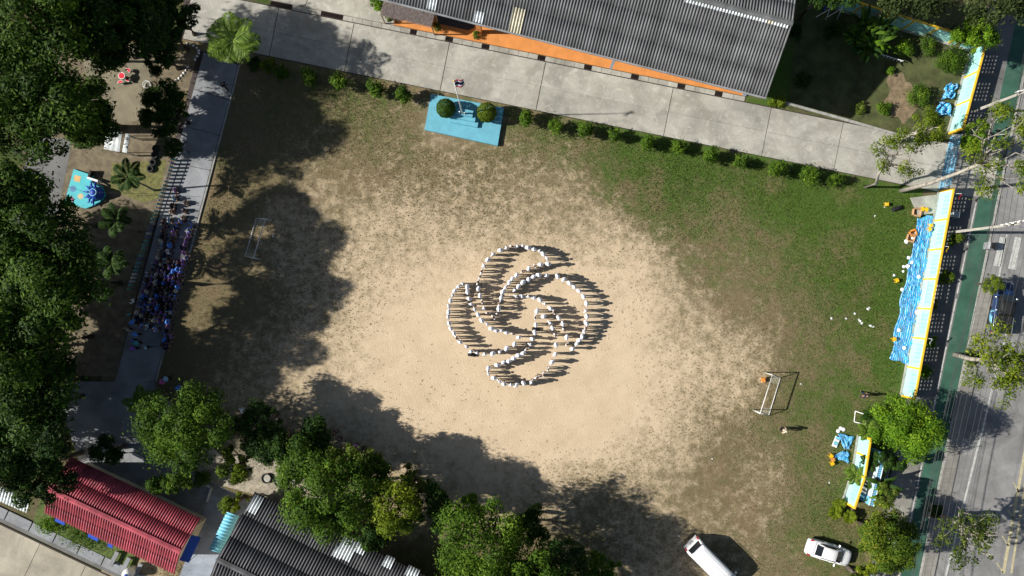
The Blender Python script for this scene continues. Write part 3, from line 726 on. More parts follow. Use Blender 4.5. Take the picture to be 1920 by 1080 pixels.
# ------------------------------------------------------------------ flag podium
pc = W(870, 224); pod = thing('flag_podium', 'sky blue concrete flag podium with three steps beside the drive', 'podium', (pc.x, pc.y, 0))
def rel(pts, z): return [tuple((W(x, y, z) - pc).xy) for x, y in pts]
MB().prism(rel([(808, 176), (945, 202), (933, 273), (796, 243)], .35), -.02, .35).build('platform', M['blue_paint'], pod)
pu, pvv = Vector((.983, .186)), Vector((-.186, .983))
for i, (fx_, fy_, w, d, za, zb) in enumerate(((843, 229, 53, 25, .35, .62), (850, 221, 41, 18.5, .62, .89), (856, 214, 30, 12, .89, 1.16))):
    a = Vector((fx_, fy_)); MB().prism(rel([a, a + pu * w, a + pu * w - pvv * d, a - pvv * d], zb), za - .005, zb).build('step', M['blue_paint'], pod)
for dx in (-5, 4):
    b_ = W(867 + dx, 213 + dx * .19, 1.16) - pc
    MB().tube([(b_.x, b_.y, 1.15), (b_.x, b_.y, 1.7), (b_.x + .08, b_.y, 1.78)], .06, 8).build('pole_bracket', M['white'], pod)
fb = W(867, 213, 1.16); ft = W(851, 152, 10.6)
fp = thing('flagpole', 'tall white flagpole standing on the blue podium', 'flagpole', tuple(fb))
d = Vector((ft.x - fb.x, ft.y - fb.y, 10.6 - 1.16))
MB().tube([(0, 0, 0), d * .5, d], [.07, .055, .035], 10).build('pole', M['white'], fp, True)
MB().lathe(tuple(d), [(.02, -.02), (.07, .03), (.07, .08), (.02, .13)], 10).build('finial', M['yellow'], fp, True)
# flag: five bands
fl = MB(); cols = 12; rows = [0, 1 / 6, 2 / 6, 4 / 6, 5 / 6, 1]
for r_ in range(5):
    for c_ in range(cols):
        def P(cu, rv):
            return (.75 * cu + .1 * rv, .10 * math.sin(cu * 6 + rv) + .35 * cu - .42 * rv, -0.55 * rv - .25 * cu * cu)
        a0, a1 = c_ / cols, (c_ + 1) / cols
        fl.add([P(a0, rows[r_]), P(a1, rows[r_]), P(a1, rows[r_ + 1]), P(a0, rows[r_ + 1])], [(3, 2, 1, 0)], (0, 1, 2, 1, 0)[r_])
fo = fl.build('flag', [pm('flag_red', (.5, .03, .05), .9, .05), M['cloth_white'], M['cloth_navy']], smooth=True)
fo.location = tuple(fb + d * .985); fo.modifiers.new('t', 'SOLIDIFY').thickness = .006
tag(fo, 'striped red, white and dark blue flag at the top of the flagpole', 'flag')

# ------------------------------------------------------------------ aqua boundary wall
def panel_mesh(Lp, vents=True, h=1.95, th=0.14):
    m = MB()
    if not vents:
        return m.box((Lp / 2, 0, h / 2), (Lp, th, h)).mesh('panel', M['wall_cyan'])
    n, m_, pu_, pz = 5, 4, 0.40, 0.20
    w = n * pu_; x0_ = Lp / 2 - w / 2; z0_ = 0.98; z1_ = z0_ + m_ * pz
    m.box((x0_ / 2, 0, h / 2), (x0_, th, h)); m.box((Lp - x0_ / 2, 0, h / 2), (x0_, th, h))
    m.box((Lp / 2, 0, z0_ / 2), (w, th, z0_)); m.box((Lp / 2, 0, (z1_ + h) / 2), (w, th, h - z1_))
    for i in range(n + 1): m.box((x0_ + i * pu_, 0, (z0_ + z1_) / 2), (.16, th - .006, z1_ - z0_))
    for j in range(1, m_): m.box((Lp / 2, 0, z0_ + j * pz), (w, th - .01, .07))
    return m.mesh('panel', M['wall_cyan'])
PANEL = {}
def wall_run(label, a, b, n, vents=True, end=True):
    A, B = W(*a), W(*b); e = B - A; Lt = e.length; Lp = Lt / n
    w = thing('boundary_wall', label, 'wall', tuple(A), math.atan2(e.y, e.x))
    me = panel_mesh(Lp - .01, vents)
    for i in range(n): link('panel', me, w, (i * Lp + .005, 0, 0))
    pil = MB().box((0, 0, 1.0), (.20, .21, 2.0)).mesh('pilaster', M['yellow'])
    for i in range(n + 1 if end else n): link('pilaster', pil, w, (i * Lp, 0, 0))
    MB().bbox((Lt / 2, 0.03, 2.03), (Lt + .2, .20, .09), .02).build('coping', M['yellow'], w)
    MB().box((Lt / 2, -.18, .05), (Lt, .22, .12)).build('footing', M['kerb'], w)
    return w
wall_run('long aqua perforated wall with yellow pilasters beside the blue tarpaulin', (1763, 360), (1692, 742), 7)
wall_run('aqua wall with yellow posts above the gate, running to the corner', (1822, 95), (1780, 250), 3)
wall_run('aqua wall behind the garden from the corner to the dark bushes', (1650, 40), (1820, 93), 4)
wall_run('shaded blue wall behind the garden beside the school roof', (1500, -8), (1649, 39.5), 3, False)
wall_run('short aqua wall end behind the palms beside the sign, yellow end post', (1601, 885), (1583, 940), 1)
wall_run('short painted wall beside the small tarpaulins under the round tree', (1612, 815), (1602, 881), 2, False, False)

# sliding gate
A, B = W(1760, 354), W(1781, 258); e = B - A; Lg = e.length
gate = thing('sliding_gate', 'blue barred sliding gate across the drive entrance', 'gate', tuple(A), math.atan2(e.y, e.x))
fr = MB()
for z in (.12, .65, 1.15, 1.72): fr.box((Lg / 2, 0, z), (Lg, .06, .06))
for xx in (0.03, Lg / 3, 2 * Lg / 3, Lg - .03): fr.box((xx, 0, .92), (.06, .065, 1.66))
fr.build('gate_frame', M['blue_metal'], gate)
bar = MB().tube([(0, 0, .15), (0, 0, 1.82)], .026, 6).mesh('bar', M['blue_metal'])
nb_ = 34
for i in range(1, nb_): link('bar', bar, gate, (Lg * i / nb_, 0, 0))
MB().box((Lg * .62, -.05, 1.2), (.55, .02, .32)).build('notice_plate', M['white'], gate)
for xx in (.5, Lg - .5): MB().lathe((0, 0, 0), [(.02, -.03), (.1, -.03), (.1, .03), (.02, .03)], 10).build('wheel', M['steel'], gate, loc=(xx, 0, .1))

# white-faced school sign with blue coping
A, B = W(1636, 840), W(1613, 936); e = B - A; Lg = e.length
sg = thing('entrance_sign', 'long blue-topped entrance sign with white back face between wall and street', 'sign', tuple(A), math.atan2(e.y, e.x))
MB().box((Lg / 2, 0, .95), (Lg - 1.6, .3, 1.9)).build('sign_face', M['white'], sg)
for xx in (.4, Lg - .4): MB().box((xx, 0, .98), (.75, .45, 1.96)).build('end_pillar', M['blue_metal'], sg)
n = 26; tl = MB().bbox((0, 0, 0), (Lg / n - .03, .62, .1), .025).mesh('coping_tile', M['blue_metal'])
for i in range(n): link('coping_tile', tl, sg, (Lg * (i + .5) / n, 0.02, 2.02))
for yy in (-.22, .22): MB().box((Lg / 2, yy + .02, 2.09), (Lg, .05, .05)).build('coping_rail', M['white'], sg)
for i in range(6):
    bl_ = MB()
    for z in (.15, .45, .75): bl_.box((0, 0, z), (.34, .06, .16))
    for dx in (-.17, .17): bl_.box((dx, 0, .45), (.05, .07, .9))
    bl_.build('fence_block', M['blue_deep'], sg, loc=(Lg - 1.5 - i * .45, -.75, 0))
p = W(1652, 889); pb = thing('planter_slab', 'grey slatted bench-like planter behind the entrance sign', 'planter', tuple(p), math.atan2(e.y, e.x))
for i in range(5): MB().bbox((0, (i - 2) * .2, .42), (2.0, .18, .07), .015).build('slat', M['concrete_cool'], pb)
for xx in (-.8, .8): MB().box((xx, 0, .19), (.15, .9, .38)).build('leg', M['concrete_cool'], pb)
# ------------------------------------------------------------------ trees, palms, shrubs
def leaf_cloud(puffs, n, size, up=0.45, flat=0.75, hang=0.0):
    """puffs: (x, y, z, r); returns leaf quads spread through the puffs' outer shells"""
    P = np.array(puffs); w = P[:, 3] ** 2; idx = rng.choice(len(P), n, p=w / w.sum())
    d = rng.normal(size=(n, 3)); d /= np.linalg.norm(d, axis=1)[:, None]
    d[:, 2] = np.where(rng.random(n) < .72, np.abs(d[:, 2]), d[:, 2])
    rad = np.where(rng.random(n) < .62, rng.uniform(.45, 1.05, n) ** .6, np.minimum(np.abs(rng.normal(0, .8, n)), 1.45))
    c = P[idx, :3] + d * (P[idx, 3] * rad)[:, None] * np.array([1, 1, flat])
    nn = d + np.array([0, 0, up]) + rng.normal(0, .42, (n, 3)); nn /= np.linalg.norm(nn, axis=1)[:, None]
    t1 = np.cross(nn, rng.normal(size=(n, 3))); t1 /= np.linalg.norm(t1, axis=1)[:, None] + 1e-9
    t2 = np.cross(nn, t1)
    l = (size * rng.uniform(.42, 1.5, n))[:, None]; wd = l * rng.uniform(.32, .5, n)[:, None]
    V = np.stack([c - t1 * l, c + t2 * wd - nn * l * .12, c + t1 * l - np.array([0, 0, 1.0]) * l * hang, c - t2 * wd - nn * l * .12], 1).reshape(-1, 3)
    F = np.arange(4 * n).reshape(-1, 4)
    ptint = rng.uniform(-.26, .26, len(P))
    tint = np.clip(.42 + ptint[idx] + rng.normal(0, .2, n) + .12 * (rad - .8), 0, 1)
    return V, F, np.repeat(tint, 4)

def make_puffs(rx, ry, rz_, k, pr, lower=-.35):
    out = []
    for i in range(k):
        th = 2.399963 * i + rnd.uniform(-.4, .4); cz = 1 - (i + .5) / k * (1 - lower); s = math.sqrt(max(0, 1 - cz * cz))
        f = rnd.uniform(.42, 1.02)
        out.append((rx * f * s * math.cos(th), ry * f * s * math.sin(th), rz_ * f * cz, pr * rnd.choice((.5, .75, .9, 1.1, 1.5))))
    return out

def tree(name, label, px, py, zc, rx, rz_, n, leaf, mat, ry=None, k=22, pr=None, bark='bark', tr=0.22, group=None, base=None, lower=-.35, up=.45, limbs=9, flat=.75):
    c = W(px, py, zc); ry = ry or rx; pr = pr or 0.27 * (rx + ry) / 2; k = int(k * 1.35)
    b = W(*base) if base else Vector((c.x, c.y, 0))
    o = thing(name, label, 'tree', (b.x, b.y, 0), 0, group)
    off = Vector((c.x - b.x, c.y - b.y, zc))
    pf = [(x + off.x, y + off.y, z + off.z, r) for x, y, z, r in make_puffs(rx, ry, rz_, k, pr, lower)]
    V, F, tint = leaf_cloud(pf, int(n * 1.45), leaf * .84, up, flat)
    link('crown', np_mesh('crown', V, F, M[mat], {'tint': tint}), o)
    tm = MB(); fork = Vector((off.x * .6, off.y * .6, max(zc - rz_ * .9, zc * .45)))
    bend = Vector((rnd.uniform(-.2, .2), rnd.uniform(-.2, .2), fork.z * .5))
    bd2 = fork * .75 + Vector((rnd.uniform(-.18, .18), rnd.uniform(-.18, .18), 0)); tm.tube([(0, 0, -.05), bend, bd2, fork], [tr * 1.3, tr, tr * .88, tr * .75], 9)
    for x, y, z, r in rnd.sample(pf, min(limbs, len(pf))):
        e = Vector((x, y, z)); ln_ = (e - fork).length; jit = lambda k_: Vector((rnd.uniform(-k_, k_), rnd.uniform(-k_, k_), rnd.uniform(-k_ * .3, k_)))
        mids = [fork.lerp(e, f_) + jit(.13 * ln_) for f_ in (.25, .5, .75)]
        tm.tube([fork - Vector((0, 0, .1))] + mids + [e], [tr * .5, tr * .4, tr * .3, tr * .2, tr * .08], 6)
        if limbs >= 14:
            for _ in range(3):
                b0 = mids[rnd.choice((1, 2))]; b1 = b0 + (e - fork).normalized() * ln_ * .3 + jit(.3 * ln_)
                tm.tube([b0, b0.lerp(b1, .5) + jit(.06 * ln_), b1], [tr * .2, tr * .13, tr * .05], 5)
    tm.build('trunk', M[bark], o, True)
    return o

GL = 'tall trees along the left of the path'
# tall shade trees on the left
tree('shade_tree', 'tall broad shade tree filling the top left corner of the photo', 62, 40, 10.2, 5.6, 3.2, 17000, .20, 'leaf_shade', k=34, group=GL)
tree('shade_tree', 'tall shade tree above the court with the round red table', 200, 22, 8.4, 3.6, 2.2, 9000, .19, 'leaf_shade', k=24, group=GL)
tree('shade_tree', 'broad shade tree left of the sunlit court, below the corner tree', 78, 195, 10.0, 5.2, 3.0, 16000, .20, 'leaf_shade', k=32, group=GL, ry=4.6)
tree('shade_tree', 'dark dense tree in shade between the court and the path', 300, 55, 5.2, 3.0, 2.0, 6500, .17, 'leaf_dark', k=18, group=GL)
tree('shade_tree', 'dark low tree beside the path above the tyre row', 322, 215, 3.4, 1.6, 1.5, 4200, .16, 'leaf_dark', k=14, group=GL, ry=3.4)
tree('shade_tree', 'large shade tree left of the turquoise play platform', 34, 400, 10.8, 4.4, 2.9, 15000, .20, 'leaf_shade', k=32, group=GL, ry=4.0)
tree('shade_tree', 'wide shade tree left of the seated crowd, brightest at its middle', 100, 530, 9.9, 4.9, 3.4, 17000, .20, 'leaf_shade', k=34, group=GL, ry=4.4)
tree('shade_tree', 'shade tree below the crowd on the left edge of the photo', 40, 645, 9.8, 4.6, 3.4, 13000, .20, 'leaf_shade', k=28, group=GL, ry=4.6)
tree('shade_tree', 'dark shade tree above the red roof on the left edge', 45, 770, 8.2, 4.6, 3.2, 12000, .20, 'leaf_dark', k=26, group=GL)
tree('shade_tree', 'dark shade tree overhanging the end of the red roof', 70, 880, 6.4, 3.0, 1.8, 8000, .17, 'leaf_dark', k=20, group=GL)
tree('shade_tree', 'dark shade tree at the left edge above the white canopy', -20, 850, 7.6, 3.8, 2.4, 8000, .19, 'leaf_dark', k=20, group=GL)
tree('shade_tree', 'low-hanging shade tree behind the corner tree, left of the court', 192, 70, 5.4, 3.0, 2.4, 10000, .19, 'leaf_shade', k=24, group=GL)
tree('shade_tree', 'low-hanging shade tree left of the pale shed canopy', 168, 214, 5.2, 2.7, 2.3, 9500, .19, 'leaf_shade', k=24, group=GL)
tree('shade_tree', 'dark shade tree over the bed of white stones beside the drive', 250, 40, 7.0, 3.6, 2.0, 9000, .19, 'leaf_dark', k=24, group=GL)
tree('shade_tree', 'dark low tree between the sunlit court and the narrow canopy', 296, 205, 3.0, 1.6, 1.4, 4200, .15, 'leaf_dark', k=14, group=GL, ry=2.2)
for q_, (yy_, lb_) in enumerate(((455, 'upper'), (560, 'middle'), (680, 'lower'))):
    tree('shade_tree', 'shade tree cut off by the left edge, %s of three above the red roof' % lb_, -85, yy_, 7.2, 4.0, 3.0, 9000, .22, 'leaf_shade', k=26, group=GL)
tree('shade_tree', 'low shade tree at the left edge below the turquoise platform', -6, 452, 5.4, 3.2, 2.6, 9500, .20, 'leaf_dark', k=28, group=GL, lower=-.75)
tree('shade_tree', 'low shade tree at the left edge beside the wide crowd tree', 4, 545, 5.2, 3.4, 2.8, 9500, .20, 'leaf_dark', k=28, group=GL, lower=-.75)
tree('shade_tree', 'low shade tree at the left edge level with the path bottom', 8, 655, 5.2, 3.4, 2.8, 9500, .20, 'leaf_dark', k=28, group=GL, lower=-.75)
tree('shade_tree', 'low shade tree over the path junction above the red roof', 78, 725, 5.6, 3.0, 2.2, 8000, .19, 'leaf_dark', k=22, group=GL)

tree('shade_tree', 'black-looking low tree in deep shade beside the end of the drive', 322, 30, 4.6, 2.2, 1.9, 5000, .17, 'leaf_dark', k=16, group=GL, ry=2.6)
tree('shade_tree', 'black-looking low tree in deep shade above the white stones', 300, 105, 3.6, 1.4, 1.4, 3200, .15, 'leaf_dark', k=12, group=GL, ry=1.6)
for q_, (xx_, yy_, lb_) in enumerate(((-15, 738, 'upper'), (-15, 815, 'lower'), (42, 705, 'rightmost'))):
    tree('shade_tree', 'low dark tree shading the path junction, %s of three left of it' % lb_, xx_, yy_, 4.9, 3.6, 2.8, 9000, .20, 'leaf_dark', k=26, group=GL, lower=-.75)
# trees along the bottom
GB = 'trees along the bottom of the field'
tree('garden_tree', 'large bushy tree at the foot of the path beside the red house', 357, 802, 6.0, 4.2, 2.8, 14000, .15, 'leaf', k=36, group=GB, ry=3.9)
tree('garden_tree', 'dark low tree between the bushy tree and the bicycle hoops', 520, 835, 4.4, 2.8, 1.7, 7000, .14, 'leaf_dark', k=18, group=GB, ry=2.0)
tree('garden_tree', 'small yellow-green tree beside the pale sand lane', 448, 868, 4.0, 1.7, 1.4, 4000, .12, 'leaf_yellow', k=14, group=GB)
tree('garden_tree', 'large leafy tree overhanging the white sheets of the dark roof', 618, 932, 6.4, 4.3, 3.0, 13000, .15, 'leaf', k=34, group=GB, ry=4.0)
tree('garden_tree', 'thin tree with bare grey twigs behind the bicycle hoops', 660, 865, 5.2, 2.8, 1.8, 5200, .14, 'leaf_olive', k=18, group=GB, ry=1.5)
tree('garden_tree', 'slim yellow-green tree right of the overhanging leafy tree', 742, 948, 6.4, 1.9, 2.6, 5600, .14, 'leaf_yellow', k=20, group=GB, ry=3.1)
tree('garden_tree', 'dark glossy round tree between the yellow-green tree and field edge', 822, 950, 4.4, 2.2, 1.8, 6500, .13, 'leaf_dark', k=18, group=GB)
tree('garden_tree', 'large rounded tree at the bottom edge below the field', 912, 1022, 6.6, 4.4, 3.0, 13000, .15, 'leaf', k=34, group=GB, ry=4.3)
tree('garden_tree', 'dark tree at the bottom edge right of the rounded tree', 1040, 1062, 5.6, 3.4, 2.2, 9000, .15, 'leaf_dark', k=22, group=GB)
tree('garden_tree', 'small tree with sparse crown between field edge and path bottom tree', 775, 905, 3.6, 1.6, 1.2, 3200, .13, 'leaf_olive', k=12, group=GB)
tree('garden_tree', 'dark shrubby tree in the bed between red house and sand lane', 205, 848, 2.6, 1.7, 1.1, 3200, .12, 'leaf_dark', k=12, group=GB)
tree('garden_tree', 'small tree in the walled bed beside the red roof', 320, 905, 2.6, 1.9, 1.2, 3600, .12, 'leaf', k=12, group=GB, ry=1.3)
tree('garden_tree', 'low yellow-green shrub tree beside the light blue canopy', 440, 945, 2.4, 1.5, .9, 2600, .12, 'leaf_yellow', k=10, group=GB, ry=.9)
tree('garden_tree', 'dark shrub tree below the slim yellow-green tree beside the roof', 880, 960, 3.0, 1.5, 1.2, 3000, .13, 'leaf_fresh', k=10, group=GB)
tree('garden_tree', 'tall thin tree at the bottom edge under the field shadow', 960, 1130, 8.6, 4.4, 2.2, 9000, .18, 'leaf', k=24, group=GB)

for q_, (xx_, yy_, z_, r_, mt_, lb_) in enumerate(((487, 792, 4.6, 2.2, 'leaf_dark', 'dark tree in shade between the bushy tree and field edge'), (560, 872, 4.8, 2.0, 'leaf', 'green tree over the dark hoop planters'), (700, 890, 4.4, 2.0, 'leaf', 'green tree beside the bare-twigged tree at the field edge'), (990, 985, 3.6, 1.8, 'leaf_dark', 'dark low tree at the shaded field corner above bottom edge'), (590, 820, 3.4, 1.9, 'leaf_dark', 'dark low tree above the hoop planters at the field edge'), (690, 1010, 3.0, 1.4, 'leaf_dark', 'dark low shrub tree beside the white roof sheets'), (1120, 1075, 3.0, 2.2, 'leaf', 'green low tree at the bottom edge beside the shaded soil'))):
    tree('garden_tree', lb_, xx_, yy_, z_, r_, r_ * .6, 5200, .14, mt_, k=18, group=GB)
# trees along the street wall
GR = 'trees along the street'
tree('street_tree', 'dense bright green round tree over the end of the aqua wall', 1697, 800, 4.6, 2.75, 2.3, 14000, .13, 'leaf_fresh', k=34, group=GR, up=.6)
tree('street_tree', 'bushy tree with rusty orange tips beside the white car', 1662, 1012, 4.8, 2.7, 2.4, 14000, .13, 'leaf_rust', k=30, group=GR, ry=3.2, up=.6)
tree('street_tree', 'small yellow-green bush tree at the bottom edge near the white car', 1612, 1082, 2.4, 1.4, 1.0, 2600, .12, 'leaf_yellow', k=10, group=GR)
tree('street_tree', 'sparse light green tree over the drive beside the gate', 1672, 292, 6.2, 2.7, 2.0, 1700, .12, 'leaf_yellow', k=16, group=GR, ry=3.2, bark='bark_pale', base=(1622, 350), pr=.5, limbs=14, tr=.14)
tree('street_tree', 'sparse light green tree hiding the top of the gate post', 1738, 243, 5.0, 1.7, 1.5, 1700, .12, 'leaf_yellow', k=12, group=GR, bark='bark_pale', pr=.6)
tree('street_tree', 'tall pale-trunked tree with sparse crown over the street gate', 1885, 285, 10.4, 3.6, 1.8, 3600, .13, 'leaf_yellow', k=22, group=GR, ry=4.6, bark='bark_pale', base=(1690, 358), pr=.7, limbs=16, tr=.18)
tree('street_tree', 'sparse tree with yellow-green leaves over the parked pickup tail', 1872, 690, 6.4, 3.1, 1.8, 2600, .17, 'leaf_yellow', k=20, group=GR, ry=3.4, pr=.75, limbs=14, bark='bark_pale', base=(1790, 665))
tree('street_tree', 'nearly bare tree with pale twigs on the lower street pavement', 1815, 1000, 6.0, 3.2, 1.7, 1600, .16, 'leaf_olive', k=22, group=GR, ry=2.8, pr=.6, limbs=20, bark='bark_pale', base=(1762, 965))
tree('street_tree', 'feathery casuarina tree at the top right corner', 1895, -12, 9.0, 4.8, 2.2, 9000, .17, 'needle', k=30, group=GR, ry=2.5, pr=1.2, up=.1)
tree('street_tree', 'feathery casuarina tree above the garden wall', 1700, -14, 7.6, 3.2, 2.0, 6500, .16, 'needle', k=22, group=GR, ry=2.0, pr=1.1, up=.1)
tree('street_tree', 'dense dark green tree outside the garden wall corner', 1832, 62, 4.6, 2.0, 1.6, 6500, .13, 'leaf_fresh', k=20, group=GR, ry=1.7)
tree('street_tree', 'round yellow-green clipped tree in the street planter', 1857, 533, 2.0, .85, .85, 3200, .07, 'leaf_yellow', k=16, group=GR, ry=1.0, tr=.08, up=.7)
tree('street_tree', 'dark green tree between the entrance sign and street pavement', 1672, 868, 2.6, 1.5, 1.2, 2600, .12, 'leaf_dark', k=12, group=GR, ry=.9)
tree('street_tree', 'small pale-leaved tree below the entrance sign', 1660, 930, 2.4, 1.3, 1.0, 1500, .12, 'leaf_olive', k=10, group=GR)
tree('street_tree', 'bushy green tree outside the wall above the gate', 1822, 258, 3.0, 1.1, 1.6, 3000, .12, 'leaf_fresh', k=14, group=GR, ry=1.7)
tree('street_tree', 'feathery dark tree at the top edge beside the school roof', 1560, -25, 7.0, 4.0, 2.2, 6000, .17, 'leaf_dark', k=20, group=GR, ry=1.6)

# garden plants in the walled corner
GG = 'plants in the walled garden corner'
def shrub(name, label, px, py, r, h, n, leaf, mat, group, k=10, ry=None):
    c = W(px, py, h * .5); o = thing(name, label, 'shrub', (c.x, c.y, 0), 0, group)
    pf = [(x, y, z + h * .5, q) for x, y, z, q in make_puffs(r * .8, (ry or r) * .8, h * .42, k, r * .42, -.6)]
    V, F, ti = leaf_cloud(pf, n, leaf, .5); V[:, 2] = np.maximum(V[:, 2], .02)
    link('foliage', np_mesh('foliage', V, F, M[mat], {'tint': ti}), o)
    MB().tube([(0, 0, -.03), (0.03, 0, h * .35), (0, .03, h * .7)], [.05, .04, .02], 7).build('stem', M['bark'], o, True)
    return o
shrub('shrub', 'spreading wispy shrub covering the inside of the garden wall corner', 1778, 116, 1.7, 2.0, 3600, .09, 'leaf', GG, 14, 1.8)
shrub('shrub', 'bushy green shrub left of the heaped blue tarpaulin', 1722, 180, 1.2, 1.5, 2600, .08, 'leaf', GG, 10, 1.6)
shrub('shrub', 'small light green shrub above the white garden rail', 1695, 92, .95, 1.4, 1500, .08, 'leaf_fresh', GG)
shrub('shrub', 'tiny light green plant at the edge of the building shadow', 1672, 133, .5, .7, 500, .07, 'leaf_fresh', GG, 6)
shrub('shrub', 'low olive plant in shadow beside the garden kerb', 1613, 201, .75, .6, 900, .07, 'leaf_olive', GG, 8)
shrub('shrub', 'bright yellow-green tuft at the corner of the school roof', 1455, 193, .8, .5, 900, .09, 'leaf_yellow', GG, 8, .4)
shrub('shrub', 'bright leafy shrub beside the thatched awning at the top edge', 708, 6, .95, 1.6, 1800, .09, 'leaf_fresh', GG, 9)
shrub('shrub', 'olive shrub at the end of the thatched awning', 729, 32, .55, .9, 900, .07, 'leaf_olive', GG, 7)
for i, (px, py, rr, lb) in enumerate(((893, 66, .42, 'small clipped potted shrub beside the orange pillar'), (819, 51, .5, 'small dark potted shrub on the terrace beside the thatch'))):
    shrub('shrub', lb, px, py, rr, .9, 900, .05, 'leaf', 'potted shrubs on the orange terrace', 8)
for i, (px, py, rr, lb, mt_) in enumerate(((1775, 520, .8, 'rusty green shrub caged outside the aqua wall', 'leaf_rust'), (1742, 640, .8, 'leafy shrub outside the wall below the second cage', 'leaf_fresh'), (1733, 695, .7, 'small leafy shrub outside the lower wall end', 'leaf_fresh'), (1790, 448, .7, 'dark shrub at the foot of the utility pole', 'leaf_rust'), (1748, 570, .6, 'sparse plant inside the lower wall cage', 'leaf_olive'))):
    shrub('shrub', lb, px, py, rr, 1.2, 1200, .09, mt_, 'shrubs outside the aqua wall', 8)
shrub('shrub', 'low weedy shrub on the planter end of the street pavement', 1822, 668, .8, .7, 1300, .08, 'leaf_olive', 'planter shrubs on the street', 8, 1.0)
shrub('shrub', 'dark shrub in the square tree pit near the bare street tree', 1752, 958, .7, .7, 900, .08, 'leaf_dark', 'planter shrubs on the street', 8)
shrub('shrub', 'weedy green shrub hanging over the walled bed by sand lane', 375, 898, 1.3, .8, 1600, .08, 'leaf', 'weeds around the red house', 8, .8)
shrub('shrub', 'long weedy shrub row behind the red roofed house', 160, 1000, 2.6, .6, 2400, .09, 'leaf', 'weeds around the red house', 12, .7)
shrub('shrub', 'grassy shrub below the left end of the red roof', 92, 985, 1.0, .8, 1200, .08, 'leaf_fresh', 'weeds around the red house', 8)
for i, (px, py, lb) in enumerate(((478, 120, 'dark leafy shrub at the foot of the tall palm'), (505, 122, 'small yellow-green shrub at the start of the hedge row'))):
    shrub('shrub', lb, px, py, .9, 1.2, 1500, .09, 'leaf_dark' if i == 0 else 'leaf_yellow', 'shrubs by the top of the path', 9)

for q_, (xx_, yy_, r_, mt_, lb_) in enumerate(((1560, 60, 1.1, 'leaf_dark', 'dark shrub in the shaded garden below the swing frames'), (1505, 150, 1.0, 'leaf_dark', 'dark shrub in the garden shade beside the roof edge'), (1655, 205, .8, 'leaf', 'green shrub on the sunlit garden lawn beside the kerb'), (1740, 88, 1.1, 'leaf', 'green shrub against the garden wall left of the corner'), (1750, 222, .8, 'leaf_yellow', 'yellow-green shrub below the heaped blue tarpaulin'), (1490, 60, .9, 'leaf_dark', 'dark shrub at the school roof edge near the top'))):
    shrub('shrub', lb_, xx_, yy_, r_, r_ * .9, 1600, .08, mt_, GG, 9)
# clipped hedge shrubs along the drive
HED = [(529, 136), (583, 146), (638, 157), (704, 168), (757, 179), (985, 221), (1041, 235), (1098, 246), (1154, 254), (1212, 266), (1270, 278), (1331, 290), (1390, 304), (1454, 315), (1514, 325), (1566, 336)]
hed_me = []
for q_ in range(4):
    pf = [(x, y, z + .85, r) for x, y, z, r in make_puffs(.55, .55, .62, 16, .30, -.9)]
    V, F, ti = leaf_cloud(pf, 1700, .075, .4, .9); V[:, 2] = np.maximum(V[:, 2], .03)
    hed_me.append(np_mesh('foliage', V, F, M['leaf'], {'tint': ti}))
hed_stem = MB().tube([(0, 0, -.03), (0, 0, .5), (.02, .02, 1.0)], [.06, .05, .03], 7).mesh('stem', M['bark'])
for i, (px, py) in enumerate(HED):
    c = W(px, py, .9)
    if i < 5: lb = 'clipped hedge shrub, %s left of the blue podium' % ordw(4 - i)
    else: lb = 'clipped hedge shrub, %s right of the blue podium along the drive' % ordw(i - 5)
    o = thing('hedge_shrub', lb, 'shrub', (c.x, c.y, 0), rnd.uniform(0, 6.28), 'clipped shrubs along the drive')
    k = rnd.uniform(1.0, 1.4); o.scale = (k, k, k * rnd.uniform(.9, 1.15))
    link('foliage', hed_me[i % 4], o); link('stem', hed_stem, o)
# ball topiaries on the podium
for i, (px, py, r_, lb) in enumerate(((836, 203, .92, 'dark green ball topiary on the left of the blue podium'), (913, 211, .96, 'brighter yellowish ball topiary on the right of the blue podium'))):
    c = W(px, py, 1.25); o = thing('ball_topiary', lb, 'topiary', (c.x, c.y, .35), 0, 'ball topiaries on the podium')
    n = 6500; dd = rng.normal(size=(n, 3)); dd /= np.linalg.norm(dd, axis=1)[:, None]
    rr = r_ * (1 + .035 * np.sin(dd[:, 0] * 9) * np.cos(dd[:, 1] * 8)) * rng.uniform(.93, 1.02, n)
    cpt = dd * rr[:, None] + np.array([0, 0, r_ * .98])
    nn = dd + rng.normal(0, .35, (n, 3)); nn /= np.linalg.norm(nn, axis=1)[:, None]
    t1 = np.cross(nn, rng.normal(size=(n, 3))); t1 /= np.linalg.norm(t1, axis=1)[:, None]; t2 = np.cross(nn, t1)
    V = np.stack([cpt - t1 * .055, cpt + t2 * .03, cpt + t1 * .055, cpt - t2 * .03], 1).reshape(-1, 3); V[:, 2] = np.maximum(V[:, 2], .01)
    link('foliage', np_mesh('foliage', V, np.arange(4 * n).reshape(-1, 4), M['leaf' if i == 0 else 'leaf_yellow'], {'tint': np.repeat(np.clip(rng.normal(.3 + .1 * i, .2, n), 0, 1), 4)}), o)
    MB().tube([(0, 0, -.02), (0, 0, r_)], [.09, .07], 8).build('stem', M['bark'], o)

